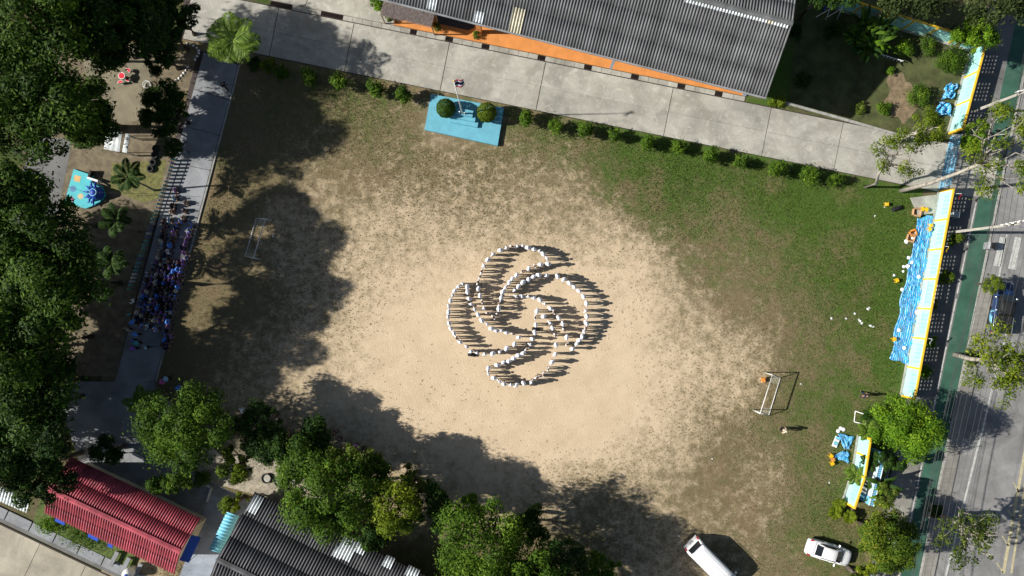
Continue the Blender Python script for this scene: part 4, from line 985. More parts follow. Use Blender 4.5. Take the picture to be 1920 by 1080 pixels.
# palms: each frond a part
def frond_mesh(L, n, lw, droop, ll, mat, vee=.35):
    V = []; F = []; T = []
    def q(*p):
        b = len(V); V.extend(p); F.append((b, b + 1, b + 2, b + 3)); tv = rnd.random(); T.extend([tv] * 4)
    pts = []
    for i in range(n + 1):
        t_ = i / n; pts.append(Vector((L * (t_ - .12 * t_ ** 3 * droop), 0, L * (.32 * math.sin(t_ * 1.5) - droop * .55 * t_ ** 2.2))))
    for i in range(n):
        a, b = pts[i], pts[i + 1]; w = .035 * (1 - i / n) + .008
        q(a + Vector((0, -w, 0)), b + Vector((0, -w, 0)), b + Vector((0, w, 0)), a + Vector((0, w, 0)))
        t_ = (i + .5) / n; le = ll * math.sin(math.pi * min(1, .12 + .92 * t_)) ** .7
        if t_ < .1: continue
        for s in (-1, 1):
            for h_ in (0, .5):
                o_ = a.lerp(b, h_); e = o_ + Vector((le * .55, s * le * .85, -le * vee * rnd.uniform(.4, 1.2)))
                mm = o_.lerp(e, .5) + Vector((0, 0, le * .06)); dx = Vector((lw, -s * lw * .3, 0))
                q(o_ - dx * .4, mm - dx, e, mm + dx)
    return np_mesh('frond', np.array([list(v) for v in V]), np.array(F), M[mat], {'tint': np.array(T) * .8 + .1})
def palm(name, label, base, top, zt, nf, L, mat, group, tr=.16, lw=.06, ll=.55, n=16, cat='palm', vari=3):
    b = W(*base); t_ = W(top[0], top[1], zt)
    o = thing(name, label, cat, (b.x, b.y, 0), 0, group); tp = Vector((t_.x - b.x, t_.y - b.y, zt))
    m = MB(); m.tube([(0, 0, -.05), tp * .33 + Vector((.05, 0, .1)), tp * .7, tp], [tr * 1.3, tr, tr * .85, tr * .8], 9); m.build('trunk', M['palm_bark'], o, True)
    ms = [frond_mesh(L * f, n, lw, dr, ll, mat) for f, dr in ((1, .55), (.92, .9), (.8, .2))][:vari]
    for i in range(nf):
        f = link('frond', ms[i % len(ms)], o, tuple(tp), 2.399963 * i + rnd.uniform(-.2, .2)); f.rotation_euler[1] = rnd.uniform(-.35, .2) * (1 if i % 3 else .6)
    return o
GP = 'palms beside the left path'
palm('palm_tree', 'bright sunlit palm at the corner of the path and drive', (478, 112), (437, 77), 6.2, 15, 2.8, 'frond', GP, ll=1.0, n=24, lw=.03)
palm('palm_tree', 'dark palm with curved trunk leaning over the play yard grass', (290, 357), (240, 332), 4.6, 9, 2.0, 'leaf_dark', GP, tr=.09, lw=.05, n=18)  # this and the next two palms: shade put into the dark leaf colour
palm('palm_tree', 'dark palm in shade below the turquoise platform', (262, 435), (218, 415), 4.4, 9, 2.0, 'leaf_dark', GP, tr=.09, lw=.05, n=18)
palm('palm_tree', 'dark palm in deep shade left of the crowd', (250, 505), (209, 495), 4.2, 9, 2.0, 'leaf_dark', GP, tr=.09, lw=.05, n=18)
palm('palm_tree', 'green palm with long arching fronds at the foot of the path', (300, 738), (272, 760), 3.4, 12, 2.3, 'frond', GP, ll=.6, n=18)
GQ = 'small palms around the short aqua wall'
for i, (px, py, lb) in enumerate(((1600, 888, 'small palm over the joint of the short aqua wall'), (1622, 805, 'small palm between the round tree and short wall'), (1628, 862, 'dark small palm between the short wall and entrance sign'), (1632, 780, 'dark small palm beside the white frame under the round tree'))):
    palm('palm_plant', lb, (px, py), (px + 4, py + 3), 1.5, 11, 1.35, 'frond' if i < 2 else 'leaf_dark', GQ, tr=.06, ll=.35, n=14)
for i, (px, py, lb) in enumerate(((1572, 945, 'bright fan-leaved palm plant at the yellow wall end'), (1563, 960, 'pale fan-leaved palm plant nearest the white car'), (1590, 968, 'fan-leaved palm plant beside the rusty-tipped tree'))):
    palm('palm_plant', lb, (px, py), (px + 2, py + 1), .7, 14, .85, 'leaf_yellow', GQ, tr=.05, ll=.28, n=12, lw=.05)
# large broad-leaved clump in the garden
def broad_leaf(L, w, mat):
    n = 9; V = []; F = []
    for i in range(n + 1):
        t_ = i / n; x = L * t_; z = L * (.55 * math.sin(t_ * 1.7) - .35 * t_ ** 2); ww = w * math.sin(math.pi * min(1, .06 + .93 * t_)) ** .6
        V += [(x, -ww, z - ww * .35), (x, 0, z), (x, ww, z - ww * .35)]
    for i in range(n):
        for j in (0, 1): F.append((3 * i + j, 3 * i + 3 + j, 3 * i + 4 + j, 3 * i + 1 + j))
    ti = np.clip(rng.normal(.45, .2, len(V)), 0, 1)
    return np_mesh('leaf', np.array(V), np.array(F), M[mat], {'tint': ti}, True)
lm = [broad_leaf(1.7, .17, 'leaf'), broad_leaf(1.4, .16, 'leaf_fresh'), broad_leaf(1.9, .18, 'leaf_dark')]
def broad_clump(name, label, spots, nl, group):
    c = W(*spots[0]); o = thing(name, label, 'plant', (c.x, c.y, 0), 0, group)
    for s_ in spots:
        d = W(*s_) - c
        MB().tube([(d.x, d.y, -.03), (d.x, d.y, 1.2), (d.x, d.y, 1.9)], [.10, .08, .06], 7).build('stem', M['green_paint'], o)
        for i in range(nl):
            f = link('leaf', lm[(i + rnd.randint(0, 2)) % 3], o, (d.x, d.y, .7 + 1.3 * rnd.random()), 2.399963 * i + rnd.random()); f.rotation_euler[1] = rnd.uniform(-.5, .15)
    return o
broad_clump('banana_clump', 'big clump of long glossy leaves in the walled garden', [(1614, 75), (1592, 82), (1634, 62), (1630, 92), (1608, 100), (1602, 58)], 17, GG)
broad_clump('banana_clump', 'dark leafy clump under the round tree beside the entrance sign', [(1634, 895), (1630, 915)], 10, 'plants beside the entrance sign')
# ------------------------------------------------------------------ vehicles
def loft(sections, mats=0, close=True):
    """sections: list of rings (same count); quads between, end caps"""
    m = MB(); n = len(sections[0]); P = [p for s in sections for p in s]; F = []
    for i in range(len(sections) - 1):
        for k in range(n):
            k2 = (k + 1) % n; F.append((i * n + k, i * n + k2, (i + 1) * n + k2, (i + 1) * n + k))
    F.append(tuple(range(n - 1, -1, -1))); F.append(tuple((len(sections) - 1) * n + k for k in range(n)))
    m.add(P, F); return m
def ring(x, w, z0, z1, r=.12, tuck=.06):
    """car cross-section at station x: width w, from z0 (sill) to z1 (top)"""
    h = w / 2; zm = (z0 + z1) / 2 + .05
    return [(x, -h + tuck, z0), (x, h - tuck, z0), (x, h, z0 + .15), (x, h, zm), (x, h - .03, z1 - r), (x, h - r, z1 - .02), (x, h * .45, z1 + .012), (x, -h * .45, z1 + .012), (x, -h + r, z1 - .02), (x, -h + .03, z1 - r), (x, -h, zm), (x, -h, z0 + .15)]
def sub(o, lv=1):
    s = o.modifiers.new('s', 'SUBSURF'); s.levels = lv; s.render_levels = lv; return o
def wheels(o, xs_, w, r, tyre=.2):
    tm = MB().torus((0, 0, 0), r - .09, .095, 18, 8, axis=1).mesh('tyre', M['black_rubber'], True)
    rm = MB()
    rm.lathe((0, 0, 0), [(.03, -.05), (r - .14, -.07), (r - .12, .07), (.03, .05)], 14)
    rv = [(v[0], v[2], v[1]) for v in rm.v]; rm.v = rv
    rm = rm.mesh('rim', M['chrome'])
    for x in xs_:
        for s in (-1, 1):
            wh = thing('wheel', None, None); wh.parent = o; wh.location = (x, s * (w / 2 - .13), r)
            link('tyre', tm, wh); link('rim', rm, wh)
def quadplate(name, pts, mat, parent, th=.012):
    P = [Vector(p) for p in pts]; n = (P[1] - P[0]).cross(P[2] - P[0]).normalized()
    if n.z < 0: P = P[::-1]; n = -n
    k = len(P); Q = [p + n * th for p in P] + [p - n * th for p in P]
    F = [tuple(range(k)), tuple(range(2 * k - 1, k - 1, -1))] + [(i, k + i, k + (i + 1) % k, (i + 1) % k) for i in range(k)]
    return MB().add(Q, F).build(name, mat, parent)

def sedan():
    p = W(1554, 1036, .7); o = thing('car', 'white saloon car parked on the grass near the bottom right', 'car', (p.x, p.y, 0), R(-17.2))
    L = 4.6; w = 1.76
    secs = [ring(-2.30, 1.30, .42, .80, .12), ring(-2.20, 1.56, .30, .98, .12), ring(-1.75, 1.72, .24, 1.03, .12), ring(-1.0, 1.76, .22, 1.0), ring(0, 1.77, .2, .97), ring(.95, 1.76, .22, .96), ring(1.5, 1.72, .24, .90), ring(2.0, 1.58, .28, .80), ring(2.22, 1.28, .36, .68), ring(2.30, .95, .42, .60)]
    sub(loft(secs).build('body', M['car_white'], o, True))
    cab = [ring(-1.55, 1.26, .95, 1.06, .05), ring(-1.0, 1.30, .95, 1.36, .14), ring(-.45, 1.28, .95, 1.44, .14), ring(.25, 1.28, .95, 1.42, .14), ring(.62, 1.28, .95, 1.30, .12), ring(1.18, 1.34, .93, 1.0, .05)]
    sub(loft(cab).build('roof', M['car_white'], o, True))
    quadplate('rear_window', [(-1.50, -.52, 1.095), (-1.50, .52, 1.095), (-.98, .47, 1.385), (-.98, -.47, 1.385)], M['glass'], o)
    quadplate('windscreen', [(1.16, -.62, 1.02), (1.20, 0, 1.02), (1.16, .62, 1.02), (.50, .50, 1.385), (.52, 0, 1.40), (.50, -.50, 1.385)], M['glass'], o)
    for s in (-1, 1):
        quadplate('side_window', [(-1.25, s * .68, 1.03), (.85, s * .71, 1.03), (.35, s * .585, 1.36), (-.75, s * .585, 1.38)], M['glass'], o)
        MB().bbox((.70, s * .98, 1.0), (.14, .22, .13), .04).build('mirror', M['car_white'], o)
        quadplate('tail_light', [(-2.22, s * .62, .93), (-2.10, s * .80, .93), (-1.80, s * .80, 1.0), (-1.98, s * .66, 1.02)], M['red_lens'], o, .02)
        quadplate('headlight', [(2.12, s * .50, .74), (2.02, s * .72, .74), (1.72, s * .78, .84), (1.85, s * .60, .85)], M['clear_lens'], o, .02)
    wheels(o, (-1.35, 1.35), w, .31)
    for pts_ in ([(-1.62, -.72, 1.055), (-1.66, 0, 1.07), (-1.62, .72, 1.055)], [(1.28, -.70, .985), (1.36, 0, 1.0), (1.28, .70, .985)], [(1.28, -.70, .985), (2.0, -.62, .86)], [(1.28, .70, .985), (2.0, .62, .86)]):
        MB().tube(pts_, .009, 4).build('panel_gap', M['black_rubber'], o)
    for s in (-1, 1):
        for x in (-.9, .02, .95): MB().tube([(x, s * .878, .45), (x, s * .885, .75), (x, s * .85, .98)], .008, 4).build('door_gap', M['black_rubber'], o)
        for x in (-.75, .2): MB().tube([(x, s * .89, .80), (x + .18, s * .895, .80)], .014, 5).build('door_handle', M['car_white'], o)
    for y in (-.45, .1): MB().tube([(1.2, y, 1.04), (1.0, y + .5, 1.15)], .01, 4).build('wiper', M['black_rubber'], o)
sedan()

def van():
    p = W(1298, 1021, 1.2); a = R(-45); L = 5.6
    o = thing('van', 'white minibus van parked at the bottom edge beside its shadow', 'van', (p.x + math.cos(a) * L / 2, p.y + math.sin(a) * L / 2, 0), a)
    secs = [ring(-2.80, 1.70, .42, 1.15, .08), ring(-2.72, 1.84, .35, 1.75, .1), ring(-2.55, 1.86, .32, 2.12, .16), ring(-2.0, 1.88, .30, 2.20, .2), ring(0, 1.88, .30, 2.22, .2), ring(1.4, 1.88, .30, 2.16, .2), ring(1.75, 1.86, .3, 2.05, .2), ring(2.35, 1.80, .32, 1.35, .12), ring(2.68, 1.70, .36, 1.05, .12), ring(2.8, 1.40, .42, .80, .1)]
    sub(loft(secs).build('body', M['car_white'], o, True))
    quadplate('rear_window', [(-2.80, -.68, 1.52), (-2.80, .68, 1.52), (-2.60, .62, 2.05), (-2.60, -.62, 2.05)], M['glass'], o, .03)
    MB().bbox((-2.86, 0, .55), (.16, 1.66, .22), .05).build('rear_bumper', M['car_white'], o)
    MB().bbox((-2.66, 0, 2.17), (.10, 1.3, .05), .02).build('spoiler', M['glass'], o)
    quadplate('windscreen', [(2.36, -.76, 1.40), (2.36, .76, 1.40), (1.80, .68, 2.06), (1.80, -.68, 2.06)], M['glass'], o, .03)
    for s in (-1, 1):
        for x0_, x1_ in ((-2.3, -.9), (-.8, .6), (.7, 1.9)):
            quadplate('side_window', [(x0_, s * .945, 1.25), (x1_, s * .945, 1.25), (x1_ - .05, s * .90, 1.85), (x0_, s * .90, 1.85)], M['glass'], o)
        MB().bbox((2.02, s * 1.08, 1.45), (.14, .24, .28), .04).build('mirror', M['car_white'], o)
        MB().box((-2.79, s * .80, 1.0), (.06, .14, .6)).build('tail_light', M['red_lens'], o)
        MB().bbox((2.72, s * .62, .80), (.12, .34, .18), .04).build('headlight', M['clear_lens'], o)
        MB().box((-.3, s * .9, 2.13), (3.8, .03, .03)).build('gutter_rail', M['chrome'], o)
    for y in (-.5, -.17, .17, .5): MB().tube([(-2.2, y, 2.205), (0, y, 2.228), (1.3, y, 2.17)], .014, 5).build('roof_rib', M['car_white'], o)
    for s in (-1, 1):
        for x in (-.85, .65, 1.95): MB().tube([(x, s * .942, .5), (x, s * .946, 1.2), (x, s * .915, 1.9)], .009, 4).build('door_gap', M['black_rubber'], o)
    wheels(o, (-1.7, 1.75), 1.86, .33)
van()

def pickup():
    p = W(1881, 577, .9); o = thing('pickup_truck', 'dark blue pickup with black load cover parked on the street', 'truck', (p.x, p.y, .02), R(90 - 7))
    low = [ring(-2.55, 1.6, .5, .95, .08), ring(-2.45, 1.76, .42, 1.05, .08), ring(-1.0, 1.80, .40, 1.08, .08), ring(.0, 1.80, .38, 1.08, .08), ring(1.1, 1.80, .38, 1.10, .1), ring(1.9, 1.76, .40, 1.06, .14), ring(2.4, 1.60, .45, .96, .14), ring(2.58, 1.3, .5, .85, .1)]
    sub(loft(low).build('body', M['car_navy'], o, True))
    sub(loft([ring(-.75, 1.5, 1.0, 1.15, .06), ring(-.62, 1.46, 1.0, 1.68, .14), ring(.1, 1.44, 1.0, 1.74, .14), ring(.55, 1.44, 1.0, 1.68, .14), ring(1.25, 1.54, 1.0, 1.12, .06)]).build('roof', M['cover_black'], o, True))
    cv = MB().bbox((-1.62, 0, 1.13), (1.75, 1.6, .12), .04).build('load_cover', M['cover_black'], o)
    for i in range(5): MB().box((-2.3 + i * .35, 0, 1.2), (.03, 1.5, .02)).build('cover_rib', M['cover_black'], cv)
    quadplate('windscreen', [(1.28, -.66, 1.15), (1.28, .66, 1.15), (.62, .58, 1.66), (.62, -.58, 1.66)], M['glass'], o, .02)
    quadplate('rear_window', [(-.80, -.6, 1.2), (-.80, .6, 1.2), (-.70, .55, 1.6), (-.70, -.55, 1.6)], M['glass'], o, .02)
    for s in (-1, 1):
        quadplate('side_window', [(-.55, s * .77, 1.15), (1.0, s * .79, 1.15), (.5, s * .68, 1.6), (-.5, s * .68, 1.6)], M['glass'], o)
        MB().bbox((.95, s * 1.02, 1.2), (.14, .24, .2), .04).build('mirror', M['chrome'], o)
        MB().bbox((2.42, s * .62, .82), (.2, .34, .16), .04).build('headlight', M['clear_lens'], o)
        MB().box((-2.5, s * .78, .85), (.06, .12, .35)).build('tail_light', M['red_lens'], o)
        MB().tube([(-.9, s * .86, 1.1), (-.9, s * .84, 1.32), (-2.4, s * .84, 1.28), (-2.4, s * .86, 1.08)], .03, 6).build('side_rail', M['chrome'], o)
    MB().bbox((2.6, 0, .55), (.14, 1.7, .2), .04).build('front_bumper', M['chrome'], o)
    wheels(o, (-1.5, 1.55), 1.8, .36)
pickup()

def scooter(label, px, py, a, mat):
    p = W(px, py, .5); o = thing('scooter', label, 'scooter', (p.x, p.y, .135), a, 'scooters')
    wt = MB().torus((0, 0, 0), .22, .055, 16, 6, axis=1).mesh('wheel', M['black_rubber'], True)
    for x in (-.6, .62): link('wheel', wt, o, (x, 0, .275))
    loft([ring(-.85, .16, .55, .66, .03, .01), ring(-.6, .28, .42, .72, .05, .02), ring(-.2, .30, .34, .70, .05, .02), ring(.05, .28, .30, .42, .04, .02), ring(.25, .30, .28, .40, .04, .02)]).build('body', M[mat], o, True)
    sub(loft([ring(-.8, .2, .70, .76, .03, .01), ring(-.4, .28, .70, .80, .04, .01), ring(-.08, .2, .68, .76, .03, .01)]).build('seat', M['black_cloth'], o, True))
    sub(loft([ring(.25, .34, .30, .5, .04, .02), ring(.36, .40, .4, .95, .05, .02), ring(.50, .28, .5, 1.0, .05, .02)]).build('front_shield', M[mat], o, True))
    MB().tube([(.36, -.34, 1.0), (.44, -.1, 1.04), (.44, .1, 1.04), (.36, .34, 1.0)], .02, 8).build('handlebar', M['chrome'], o)
    MB().tube([(.62, 0, .28), (.46, 0, .95)], .03, 8).build('fork', M['chrome'], o)
    MB().lathe((.50, 0, .95), [(.02, 0), (.08, .02), (.08, .08), (.03, .12)], 10).build('headlamp', M['clear_lens'], o)
    return o
scooter('blue and white scooter parked between the pavement and pickup', 1858, 590, R(80), 'blue_metal')

# ------------------------------------------------------------------ people
def skin_person(J, E):
    """J: name -> (x, y, z, r); E: edges. Returns evaluated mesh of one continuous body"""
    names = list(J); me = bpy.data.meshes.new('skin'); me.from_pydata([J[n][:3] for n in names], [(names.index(a), names.index(b)) for a, b in E], [])
    ob = bpy.data.objects.new('skin_tmp', me); COL.objects.link(ob)
    ob.modifiers.new('k', 'SKIN'); s = ob.modifiers.new('s', 'SUBSURF'); s.levels = 1; s.render_levels = 1
    if not me.skin_vertices: me.attributes  # layer is created with the modifier below when missing
    lay = me.skin_vertices[0] if len(me.skin_vertices) else None
    if lay is None:
        bm = bmesh.new(); bm.from_mesh(me); bm.verts.layers.skin.verify(); bm.to_mesh(me); bm.free(); lay = me.skin_vertices[0]
    for i, n in enumerate(names):
        r = J[n][3]; lay.data[i].radius = (r, r * (J[n][4] if len(J[n]) > 4 else 1)); lay.data[i].use_root = (n == 'pelvis')
    dg = bpy.context.evaluated_depsgraph_get(); dg.update()
    out = bpy.data.meshes.new_from_object(ob.evaluated_get(dg)); bpy.data.objects.remove(ob)
    out.name = 'person_body'; return out

def shell(body, J, want, off, mat, name, zmin=-9, zmax=9, extra=None):
    """clothing: the body's faces that belong to the wanted joints, pushed outwards"""
    names = list(J); JP = np.array([J[n][:3] for n in names])
    V = np.array([v.co[:] for v in body.vertices]); Nn = np.array([v.normal[:] for v in body.vertices])
    near = np.argmin(((V[:, None] - JP[None]) ** 2).sum(2), 1)
    ok = np.array([names[i] in want for i in near]) & (V[:, 2] > zmin) & (V[:, 2] < zmax)
    if extra is not None: ok &= extra(V)
    fs = [tuple(p.vertices) for p in body.polygons if all(ok[i] for i in p.vertices)]
    used = sorted({i for f in fs for i in f}); mp = {i: k for k, i in enumerate(used)}
    me = bpy.data.meshes.new(name); me.from_pydata([tuple(V[i] + Nn[i] * off) for i in used], [], [tuple(mp[i] for i in f) for f in fs])
    me.materials.append(mat); me.polygons.foreach_set('use_smooth', [True] * len(me.polygons)); me.update(); return me

E_ = [('pelvis', 'spine'), ('spine', 'chest'), ('chest', 'neck'), ('neck', 'head'), ('head', 'crown')]
for s in 'lr':
    E_ += [('chest', 'sho' + s), ('sho' + s, 'elb' + s), ('elb' + s, 'wri' + s), ('wri' + s, 'han' + s), ('pelvis', 'hip' + s), ('hip' + s, 'kne' + s), ('kne' + s, 'ank' + s), ('ank' + s, 'toe' + s)]
def pose(arm=0.0, stride=0.0, elbow=0.0, wide=0.0):
    J = {'pelvis': (0, 0, .92, .125), 'spine': (0, -.01, 1.10, .115), 'chest': (0, 0, 1.29, .13), 'neck': (0, .0, 1.42, .052), 'head': (0, .02, 1.50, .088), 'crown': (0, .005, 1.60, .075)}
    for s, sg in (('l', -1), ('r', 1)):
        a = arm * (1 if sg > 0 else -1); st = stride * (1 if sg > 0 else -1)
        J['sho' + s] = (sg * .165, 0, 1.36, .06); J['elb' + s] = (sg * (.22 + wide * .5), -.02 + a * .5, 1.11, .042); J['wri' + s] = (sg * (.235 + wide - elbow * .1), .05 + a + elbow * .2, .88 + elbow * .2, .03); J['han' + s] = (sg * (.235 + wide - elbow * .16), .07 + a * 1.1 + elbow * .26, .79 + elbow * .24, .034, .6)
        J['hip' + s] = (sg * .095, 0, .86, .088); J['kne' + s] = (sg * .10, .02 + st * .5, .48, .06); J['ank' + s] = (sg * .105, -.01 + st, .085, .042); J['toe' + s] = (sg * .115, .13 + st, .035, .038)
    return J
def pose_sit(v=0):
    J = {'pelvis': (0, 0, .13, .135), 'spine': (0, .0, .31, .115), 'chest': (0, .04, .50, .125), 'neck': (0, .06, .62, .05), 'head': (0, .09 + .03 * v, .70, .088), 'crown': (0, .09 + .05 * v, .795, .075)}
    for s, sg in (('l', -1), ('r', 1)):
        J['sho' + s] = (sg * .155, .04, .56, .058); J['elb' + s] = (sg * .22, .10, .34, .042); J['wri' + s] = (sg * (.12 - .02 * v), .27, .24, .03); J['han' + s] = (sg * .07, .32, .22, .033)
        J['hip' + s] = (sg * .10, .04, .13, .09); J['kne' + s] = (sg * .30, .28, .12 + .05 * v, .062); J['ank' + s] = (sg * .10, .36 + .04 * sg, .065, .043); J['toe' + s] = (sg * .01, .36 + .09 * sg, .055, .036)
    return J
UP = {'spine', 'chest', 'shol', 'shor', 'elbl', 'elbr', 'pelvis'}; LEG = {'pelvis', 'hipl', 'hipr', 'knel', 'kner', 'ankl', 'ankr'}; HEAD = {'head', 'crown'}
def scarf_mesh(hx, hy, hz):
    """draped headscarf: cap over the head widening to the shoulders, open at the face"""
    m = MB(); n = 20; prof = [(.015, .125), (.075, .112), (.108, .055), (.115, -.01), (.105, -.075), (.115, -.12), (.175, -.165), (.235, -.235), (.262, -.33)]
    V = []; F = []
    for i, (r, z) in enumerate(prof):
        k_ = 0 if i < 5 else (i - 4) / 4
        for j in range(n):
            q = 2 * math.pi * j / n; wob = 1 + (.07 * math.sin(5 * q + i) if i > 6 else 0)
            V.append((hx + r * math.cos(q) * wob * (1 + .12 * k_), hy * (1 - .6 * k_) + r * math.sin(q) * wob * (1 - .22 * k_), hz + z))
    for i in range(len(prof) - 1):
        for j in range(n):
            if 1 < i < 4 and 3 <= j <= 6: continue       # face opening, towards +y
            j2 = (j + 1) % n; F.append((i * n + j, i * n + j2, (i + 1) * n + j2, (i + 1) * n + j))
    F.append(tuple(range(n)))
    m.add(V, F); return m.mesh('headscarf', M['cloth_white'], True)
def cap_mesh(hx, hy, hz):
    m = MB(); m.lathe((hx, hy, hz), [(.112, .02), (.114, .07), (.10, .115), (.06, .14), (.01, .148)], 16)
    m.add([(hx - .10, hy + .05, hz + .03), (hx - .07, hy + .20, hz + .015), (hx + .07, hy + .20, hz + .015), (hx + .10, hy + .05, hz + .03), (hx - .10, hy + .05, hz + .045), (hx - .07, hy + .20, hz + .03), (hx + .07, hy + .20, hz + .03), (hx + .10, hy + .05, hz + .045)],
          [(3, 2, 1, 0), (4, 5, 6, 7), (0, 1, 5, 4), (1, 2, 6, 5), (2, 3, 7, 6), (3, 0, 4, 7)])
    return m.mesh('cap', M['cloth_white'], True)
def kit(J, long_shirt):
    b = skin_person(J, E_); b.materials.clear(); b.materials.append(M['skin']); b.polygons.foreach_set('use_smooth', [True] * len(b.polygons))
    pz = J['pelvis'][2]; h = J['head']; c = J['crown']
    K = {'body': b}
    K['shirt'] = shell(b, J, UP, .018, M['cloth_white'], 'shirt', zmin=pz - (.12 if long_shirt else .02))
    K['trousers'] = shell(b, J, LEG, .014, M['cloth_navy'], 'trousers', zmax=pz + .05, zmin=.10 if pz > .5 else -1)
    K['hair'] = shell(b, J, HEAD, .022, M['hair'], 'hair', extra=lambda V: (V[:, 2] > h[2] + .05) | (V[:, 1] < h[1] - .01))
    K['headscarf'] = scarf_mesh(c[0], (h[1] + c[1]) / 2, h[2] + .01)
    K['cap'] = cap_mesh(c[0], c[1], h[2] + .03)
    zb = pz - .82 if pz > .5 else .0
    return K
KITS = [kit(pose(), True), kit(pose(.05, .06, .25), True), kit(pose(.0, .0, .0, .06), False), kit(pose(.16, .26, .1), True)]
SITS = [kit(pose_sit(0), True), kit(pose_sit(1), True)]
def person(K, label, loc, rz_, head, headc, shirtc, legc, group, scale=1.0, z=0.0):
    o = link('person', K['body'], None, (loc[0], loc[1], z), rz_); o.scale = (scale,) * 3
    tag(o, label, 'person', group)
    for nm, cl in (('shirt', shirtc), ('trousers', legc), (head, headc)):
        c = link(nm, K[nm], o)
        if nm != 'hair':
            c.material_slots[0].link = 'OBJECT'; c.material_slots[0].material = M['cloth_' + cl]
    return o

def pts(ox, oy, L, k=10.8): return [(ox + x / k, oy + y / k) for x, y in L]
R1, R2, R3, R4, R5, R6, R7, R8 = (830, 450), (930, 450), (1030, 450), (830, 550), (930, 550), (1030, 550), (870, 640), (970, 640)
CH = [
 ('left petal outer curve', pts(*R1, [(398, 880), (318, 935), (240, 1025)]) + pts(*R4, [(195, 40), (155, 150), (118, 265), (118, 380), (105, 480), (125, 610), (158, 720), (225, 810), (285, 910), (350, 990)]) + pts(*R7, [(45, 110), (145, 210), (260, 235), (420, 265), (580, 250), (725, 220), (865, 145), (1020, 60)])),
 ('left petal inner curve', pts(*R1, [(495, 950), (500, 1050)]) + pts(*R4, [(533, 110), (575, 225), (645, 325), (715, 435), (790, 550), (895, 630), (985, 715)]) + pts(*R5, [(5, 760), (105, 758), (210, 795), (350, 825), (460, 895)])),
 ('upper petal outer curve', pts(*R4, [(1030, 490), (915, 400), (835, 300), (795, 170), (755, 45)]) + pts(*R1, [(722, 985), (712, 850), (752, 737), (785, 632), (838, 522), (915, 400), (1020, 290)]) + pts(*R2, [(90, 205), (212, 160), (330, 130), (432, 130), (535, 120), (645, 155), (765, 180), (875, 220), (955, 280), (1030, 375), (1055, 485)])),
 ('upper petal inner curve', pts(*R2, [(900, 495), (785, 530), (665, 575), (535, 625), (415, 710), (328, 785), (270, 860), (190, 955), (135, 1050)]) + pts(*R5, [(105, 90), (75, 205), (55, 310), (40, 425)])),
 ('right petal outer curve', pts(*R2, [(380, 1020), (455, 940), (548, 855), (660, 805), (760, 745), (865, 710), (1025, 715)]) + pts(*R3, [(165, 735), (298, 797), (410, 875), (505, 950), (605, 1030)]) + pts(*R6, [(695, 65), (755, 205), (735, 355), (760, 470), (752, 600), (738, 700), (705, 785), (668, 880), (610, 950), (560, 1025)]) + [(1073.7, 654.5)]),
 ('right petal inner curve', pts(*R5, [(405, 65), (525, 60), (650, 70), (770, 90), (890, 135), (985, 215)]) + pts(*R6, [(20, 305), (95, 380), (190, 497), (275, 620), (305, 750), (355, 890), (360, 1030)])),
 ('lower petal inner curve', pts(*R5, [(830, 365), (795, 490), (805, 640), (785, 795), (740, 930), (690, 1040)]) + pts(*R8, [(195, 160), (118, 245), (22, 285)]) + pts(*R7, [(1005, 345), (905, 405), (795, 435), (675, 485)])),
 ('lower petal outer curve', pts(*R7, [(490, 550), (490, 660), (605, 745), (710, 810), (810, 870), (945, 885), (1055, 890)]) + pts(*R8, [(130, 855), (285, 825), (400, 730), (530, 675), (625, 568), (700, 425), (768, 265), (785, 75)]) + pts(*R6, [(127, 855), (65, 705), (15, 595)]) + pts(*R5, [(965, 465)])),
]
for ci, (nm, L_) in enumerate(CH):
    start = ('upper', 'upper', 'lower', 'upper', 'upper', 'upper', 'upper', 'lower')[ci]
    for i, (px, py) in enumerate(L_):
        p = W(px, py, 1.3); K = KITS[rnd.choice((0, 0, 1, 2, 0))]
        q_ = rnd.random(); sc_ = rnd.uniform(.88, 1.07)
        hd, hc, lbh = ('headscarf', 'white', 'white headscarf') if q_ < .60 else (('cap', 'white', 'white cap and shirt') if q_ < .84 else ('hair', None, 'white shirt, bare headed'))
        leg = rnd.choice(('navy', 'black', 'khaki', 'navy', 'black'))
        nxt = L_[min(i + 1, len(L_) - 1)]; ang = rnd.uniform(0, 6.28) if rnd.random() < .25 else math.atan2(-(nxt[1] - py), nxt[0] - px) + rnd.uniform(-.4, .4)
        person(K, 'student in %s, %s from %s end of %s' % (lbh, ordw(i), start, nm), p, ang, hd, hc, 'white', leg, 'students standing in the petal figure', sc_)

